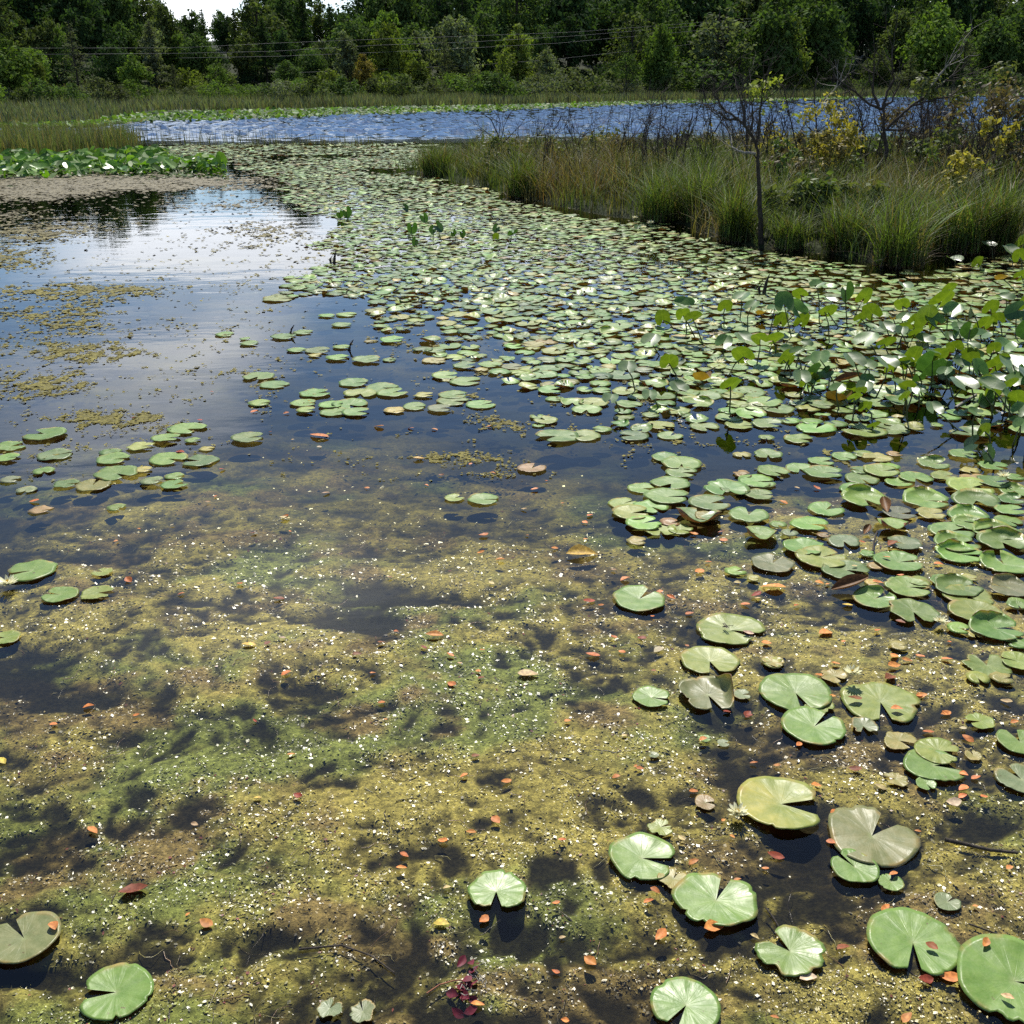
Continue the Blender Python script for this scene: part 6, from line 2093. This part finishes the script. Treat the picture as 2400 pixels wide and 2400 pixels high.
dead_tree((2056, 500), [[(2056, 500), (2050, 439), (2055, 404), (2080, 353), (2074, 320), (2071, 302), (2071, 254)], [(2071, 254), (2070, 245), (2080, 215), (2094, 186), (2091, 150), (2091, 108)], [(2080, 300), (2110, 272), (2137, 248), (2180, 236), (2223, 227), (2270, 195)], [(2071, 256), (2040, 245), (2010, 222), (1990, 205), (1950, 175)],
                        [(2075, 304), (2100, 305), (2129, 304)], [(2071, 250), (2090, 238), (2110, 190)], [(2165, 240), (2180, 205), (2210, 165), (2225, 150)], [(2130, 252), (2170, 225), (2215, 190), (2240, 172)], [(2060, 250), (2045, 215), (2050, 150)]],
          'tall crooked dead tree towering over the island', .062, None, 3, pale=(6,))
dead_tree((2267, 575), [[(2267, 575), (2269, 540), (2270, 496), (2268, 465), (2274, 440)], [(2270, 500), (2258, 480), (2242, 458)], [(2273, 520), (2300, 492), (2320, 470), (2333, 453)]], 'small forked dead branch standing at the front of the island', .030, None, 0, pale=(2,))
dead_tree((2100, 470), [[(2100, 470), (2103, 425), (2115, 370), (2142, 313), (2150, 280)], [(2115, 370), (2135, 345), (2175, 300)]], 'thin dark stem right of the tall dead tree', .022, None, 2)
dead_tree((1985, 440), [[(1985, 440), (1983, 361), (1977, 310), (1978, 250), (1980, 205)], [(1980, 320), (2000, 280), (2005, 250)]], 'thin upright stem left of the tall dead tree', .022, [(1988, 255, 26, 20, (.28, .26, .05)), (2000, 300, 22, 16, YG)], 2)
dead_tree((2018, 450), [[(2018, 450), (2018, 380), (2022, 310), (2015, 262), (2000, 225), (1985, 205)], [(2022, 320), (2036, 270), (2040, 250)]], 'dark stem curving left beside the tall dead tree', .022, None, 2)
dead_tree((1168, 420), [[(1168, 420), (1168, 360), (1166, 315), (1150, 280), (1128, 262)], [(1168, 350), (1180, 300), (1195, 265)], [(1167, 340), (1172, 290), (1165, 255)], [(1170, 345), (1200, 315), (1225, 290)], [(1166, 330), (1140, 310), (1120, 300)]], 'many-stemmed bare shrub nearest the island tip', .03, None, 2)
dead_tree((1390, 440), [[(1390, 440), (1400, 380), (1395, 330), (1385, 270)], [(1400, 380), (1420, 320), (1428, 270)]], 'thin twin-stemmed bare shrub left of the rusty bush', .018, None, 2)
dead_tree((1475, 430), [[(1475, 430), (1472, 345), (1472, 300), (1478, 255)], [(1472, 340), (1500, 300), (1520, 275)], [(1430, 345), (1400, 300), (1385, 270)]], 'grey forked shrub against the blue lake', .02, None, 2, pale=(1, 2))
dead_tree((1665, 430), [[(1665, 430), (1664, 360), (1668, 320), (1690, 285), (1700, 262)], [(1666, 330), (1655, 290), (1640, 255)], [(1690, 285), (1720, 320), (1740, 350)]], 'crooked dark shrub left of the forked bare tree', .03, None, 3)
dead_tree((1792, 440), [[(1792, 440), (1790, 330), (1793, 290), (1810, 255)], [(1791, 320), (1802, 285), (1808, 260)]], 'thin stem right behind the forked bare tree', .018, None, 1)
k_ = 0
for (px, tp) in [(1700, 250), (1715, 262), (1738, 240), (1575, 285), (1350, 290), (2160, 270), (2190, 250), (2215, 262), (2240, 240), (2265, 270), (2300, 250), (2330, 262), (2355, 250), (2385, 270), (2140, 285), (2205, 290), (2280, 290), (2060, 270), (1955, 270), (2030, 280)] + [(rnd.uniform(2090, 2430), rnd.uniform(255, 330)) for _ in range(26)] + [(rnd.uniform(1250, 2050), rnd.uniform(275, 335)) for _ in range(22)] + [(rnd.uniform(1480, 2400), rnd.uniform(195, 275)) for _ in range(22)]:
    by = rnd.uniform(425, 470)
    k_ += 1
    dead_tree((px, by), [[(px, by), (px + rnd.uniform(-8, 8), (by + tp) / 2), (px + rnd.uniform(-22, 22), tp)], [(px, (by + tp) / 2), (px + rnd.uniform(-40, 40), tp + rnd.uniform(0, 30))]], unique('slender bare sapling ' + isle_beside(px)), .022, None, 4, 'leafless_sapling', 'sapling')


# bare many-stemmed shrubs all over the island
SHRUB_AT = [(1215, 430, 285), (1290, 440, 300), (1345, 445, 275), (1430, 455, 290), (1510, 455, 262), (1560, 450, 270), (1640, 470, 280), (1735, 460, 255), (1830, 470, 262), (1880, 470, 235), (1960, 475, 225), (2010, 480, 240), (2130, 480, 235), (2170, 490, 215), (2215, 480, 240), (2250, 500, 250), (2300, 490, 225), (2345, 480, 245), (2385, 500, 230), (2420, 490, 250), (2270, 540, 330), (2130, 545, 340), (1700, 520, 380), (1480, 480, 350)]
for (px, py, tp) in SHRUB_AT:
    b = ground(px, py)
    H = at_depth(px, tp, b[1])[2]
    e = empty('bare_shrub', tuple(b), unique('leafless many-stemmed shrub ' + isle_beside(px)), 'shrub', 'leafless shrubs on the island')
    for k in range(rnd.randint(4, 6)):
        ac_ = Acc()
        twigs(ac_, (rnd.uniform(-.12, .12), rnd.uniform(-.12, .12), 0), (rnd.uniform(-.35, .35), rnd.uniform(-.3, .3), 1), H * rnd.uniform(.55, .8), .013, 2)
        ac_.build('stem', M['bark'], parent=e)
